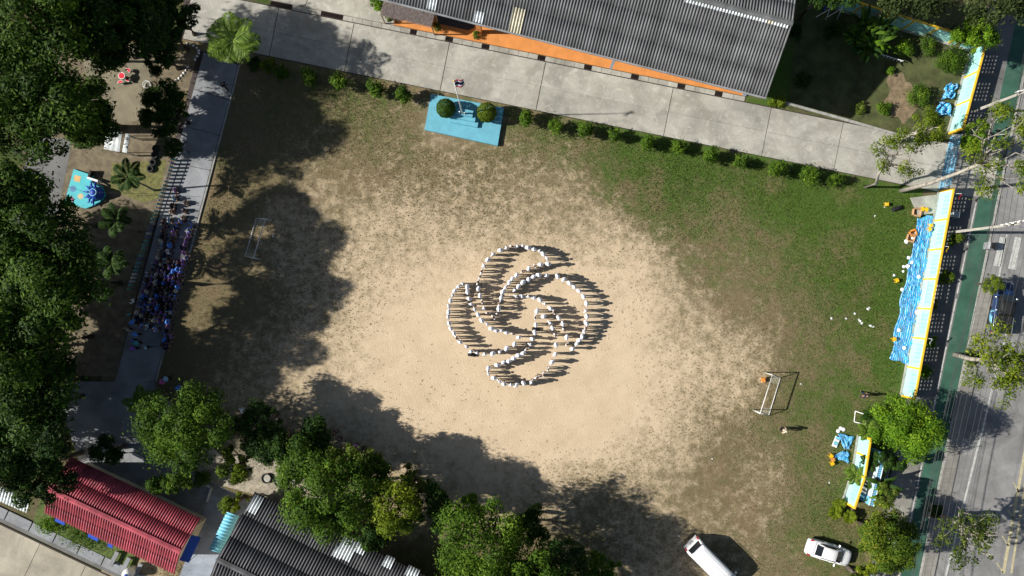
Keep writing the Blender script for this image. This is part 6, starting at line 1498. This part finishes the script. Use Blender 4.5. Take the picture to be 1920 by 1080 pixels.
# steel plant cages outside the wall
for i, (y0_, y1_, lb) in enumerate(((495, 525, 'white steel plant cage outside the aqua wall, uppermost'), (528, 572, 'white steel plant cage outside the aqua wall, middle'), (574, 597, 'white steel plant cage outside the aqua wall, lowest'))):
    a, b = W(1745 - .192 * (y0_ - 500), y0_, .9), W(1745 - .192 * (y1_ - 500), y1_, .9); c = (a + b) / 2; Lc = (b - a).length
    o = thing('plant_cage', lb, 'cage', (c.x + .45, c.y - .1, .05), math.atan2((b - a).y, (b - a).x), 'plant cages outside the wall')
    for sy in (-.5, .5):
        for z in (.05, .9): MB().tube([(-Lc / 2, sy, z), (Lc / 2, sy, z)], .022, 6).build('rail', M['white_worn'], o)
        for k in range(4): MB().tube([(-Lc / 2 + Lc * k / 3, sy, 0), (-Lc / 2 + Lc * k / 3, sy, .9)], .018, 6).build('bar', M['white_worn'], o)
    for k in range(4): MB().tube([(-Lc / 2 + Lc * k / 3, -.5, .9), (-Lc / 2 + Lc * k / 3, .5, .9)], .02, 6).build('cross_bar', M['white_worn'], o)
# small flags on the wall
for i, (px, py, mt_, lb) in enumerate(((1768, 461, 'yellow_plastic', 'small yellow flag hanging outside the aqua wall'), (1737, 634, 'white', 'small white and red flag outside the lower aqua wall'), (1792, 362, 'red', 'small striped red flag beside the gate end'))):
    o = thing('wall_flag', lb, 'flag', tuple(W(px, py, 2.0)[:2]) + (0,), R(-10), 'small flags on the wall')
    MB().tube([(0, 0, 0), (0, 0, 1.7), (.45, 0, 2.2)], .015, 6).build('staff', M['white'], o)
    fm = MB(); 
    for k in range(6):
        x0_, x1_ = k / 6, (k + 1) / 6; f = lambda u, v: (.42 + .35 * v + .05 * math.sin(u * 7), -.55 * u * (1 - .3 * v), 2.15 - .35 * v - .2 * u)
        fm.add([f(x0_, 0), f(x1_, 0), f(x1_, 1), f(x0_, 1)], [(0, 1, 2, 3)])
    q = fm.build('flag_cloth', M[mt_], o, True); q.modifiers.new('t', 'SOLIDIFY').thickness = .005
eb = thing('meter_box', 'pale grey metal cabinet outside the wall below the gate', 'cabinet', tuple(W(1788, 403, .6)[:2]) + (.06,), R(-10))
MB().bbox((0, 0, .55), (.55, .6, 1.1), .03).build('cabinet', M['steel'], eb); MB().box((-.29, 0, .6), (.02, .5, .85)).build('door', M['white'], eb)
bn = thing('litter_bin', 'dark litter bin on the street pavement kerb', 'bin', tuple(W(1848, 462)[:2]) + (.06,), R(-12))
MB().bbox((0, 0, .45), (.5, .7, .9), .05).build('bin_body', M['concrete_cool'], bn); MB().bbox((.03, 0, .95), (.45, .6, .1), .04).build('lid', M['black_rubber'], bn)
for i, (px, py) in enumerate(((1822, 668), (1752, 958))):
    bd = [(px - 12, py - 14), (px + 12, py - 10), (px + 8, py + 16), (px - 16, py + 12)]
    o = thing('street_planter', ['square kerbed planter with weeds on the street pavement', 'dark square tree pit with kerb on the lower pavement'][i], 'planter', tuple(W(px, py)[:2]) + (.1,), R(-11), 'planters on the street pavement')
    for dx, dy, lx, ly in ((0, .7, 1.3, .12), (0, -.7, 1.3, .12), (.6, 0, .12, 1.27), (-.6, 0, .12, 1.27)): MB().box((dx, dy, .12), (lx, ly, .24)).build('kerb_block', M['kerb'], o)
    MB().box((0, 0, .06), (1.08, 1.27, .12)).build('soil', M['earth'], o)

# ------------------------------------------------------------------ utility poles and cables
def upole(label, px, py, h, arms, a):
    o = thing('utility_pole', label, 'utility pole', tuple(W(px, py)[:2]) + (.03,), a, 'utility poles')
    MB().add(*[([(-.15, -.13, 0), (.15, -.13, 0), (.15, .13, 0), (-.15, .13, 0), (-.10, -.09, h), (.10, -.09, h), (.10, .09, h), (-.10, .09, h)]), [(3, 2, 1, 0), (4, 5, 6, 7), (0, 1, 5, 4), (1, 2, 6, 5), (2, 3, 7, 6), (3, 0, 4, 7)]]).build('shaft', M['pole'], o)
    for z, w in arms:
        c = MB().box((0, .16, z), (w, .1, .1)).build('crossarm', M['pole'], o)
        for k in range(5): MB().lathe((-w / 2 + .12 + k * (w - .24) / 4, .16, z + .05), [(.03, 0), (.06, .05), (.04, .1), (.07, .15), (.04, .2), (.06, .25), (.02, .3)], 8).build('insulator', M['white'], c)
    return o
pa = R(11.9)
P1 = upole('concrete utility pole at the wall with lamp arm over zebra bars', 1780, 436, 9.4, ((9.1, 2.2), (8.2, 1.8)), pa)
P2 = upole('concrete utility pole outside the upper wall with many insulators', 1828, 208, 9.4, ((9.1, 2.4), (8.0, 2.0), (6.4, 1.4)), pa)
la = MB().tube([(0, -.1, 7.4), (.9, -.35, 7.9), (2.2, -.7, 8.0)], .05, 8).build('lamp_arm', M['steel'], P1)
MB().bbox((2.6, -.8, 8.0), (.9, .28, .14), .04, R(-14)).build('lamp_head', M['roof_cyan'], P1)
bx_ = MB().lathe((.35, .2, 5.6), [(.05, 0), (.22, .02), (.22, .7), (.05, .75)], 10).build('transformer', M['steel'], P2)
l1 = W(1828, 208); l2 = W(1780, 436); dl_ = (l2 - l1); un = dl_.normalized(); pn = Vector((-un.y, un.x, 0))
def cable(label, off, z, sag, r):
    a = l1 - dl_ * 1.6; ends = [a, l1, l2, l2 + dl_ * 3.4]; ptsl = []
    for s in range(3):
        for k in range(10 if s < 2 else 16):
            f = k / (10 if s < 2 else 16); p = ends[s].lerp(ends[s + 1], f); ptsl.append(p + pn * off + Vector((0, 0, z - sag * 4 * f * (1 - f) * (1 if s < 2 else 2.0))))
    ptsl.append(ends[3] + pn * off + Vector((0, 0, z)))
    o = MB().tube(ptsl, r, 5).build('power_cable', M['wire']); tag(o, label, 'cable', 'overhead cables along the street'); return o
cs = [(-1.0, 9.45, .3, .013), (-.5, 9.45, .32, .013), (.5, 9.45, .28, .013), (1.0, 9.45, .3, .013), (-.8, 8.5, .35, .012), (.8, 8.5, .35, .012), (-.25, 6.4, .35, .016), (.28, 6.2, .4, .02), (-.15, 5.9, .4, .022), (.2, 5.6, .45, .015)]
for i, c in enumerate(cs):
    cable('thin black overhead cable over the street, %s from the %s among %s' % (ordw(i if i < 4 else (i - 4 if i < 6 else i - 6)), 'street side', ('the topmost four', 'the middle pair', 'the lowest four')[0 if i < 4 else 1 if i < 6 else 2]), *c)
# stay wire across the garden
o = MB().tube([W(1672, 0, 8.5), W(1760, 78, 7.8), W(1880, 150, 7.4)], .02, 5).build('stay_wire', M['wire']); tag(o, 'thin black wire crossing above the walled garden to the pole', 'cable')
o = MB().tube([W(124, 349, 2.6), W(160, 360, 2.4), W(300, 364, 2.0)], .015, 5).build('stay_wire', M['wire']); tag(o, 'thin dark wire crossing above the turquoise platform', 'cable')
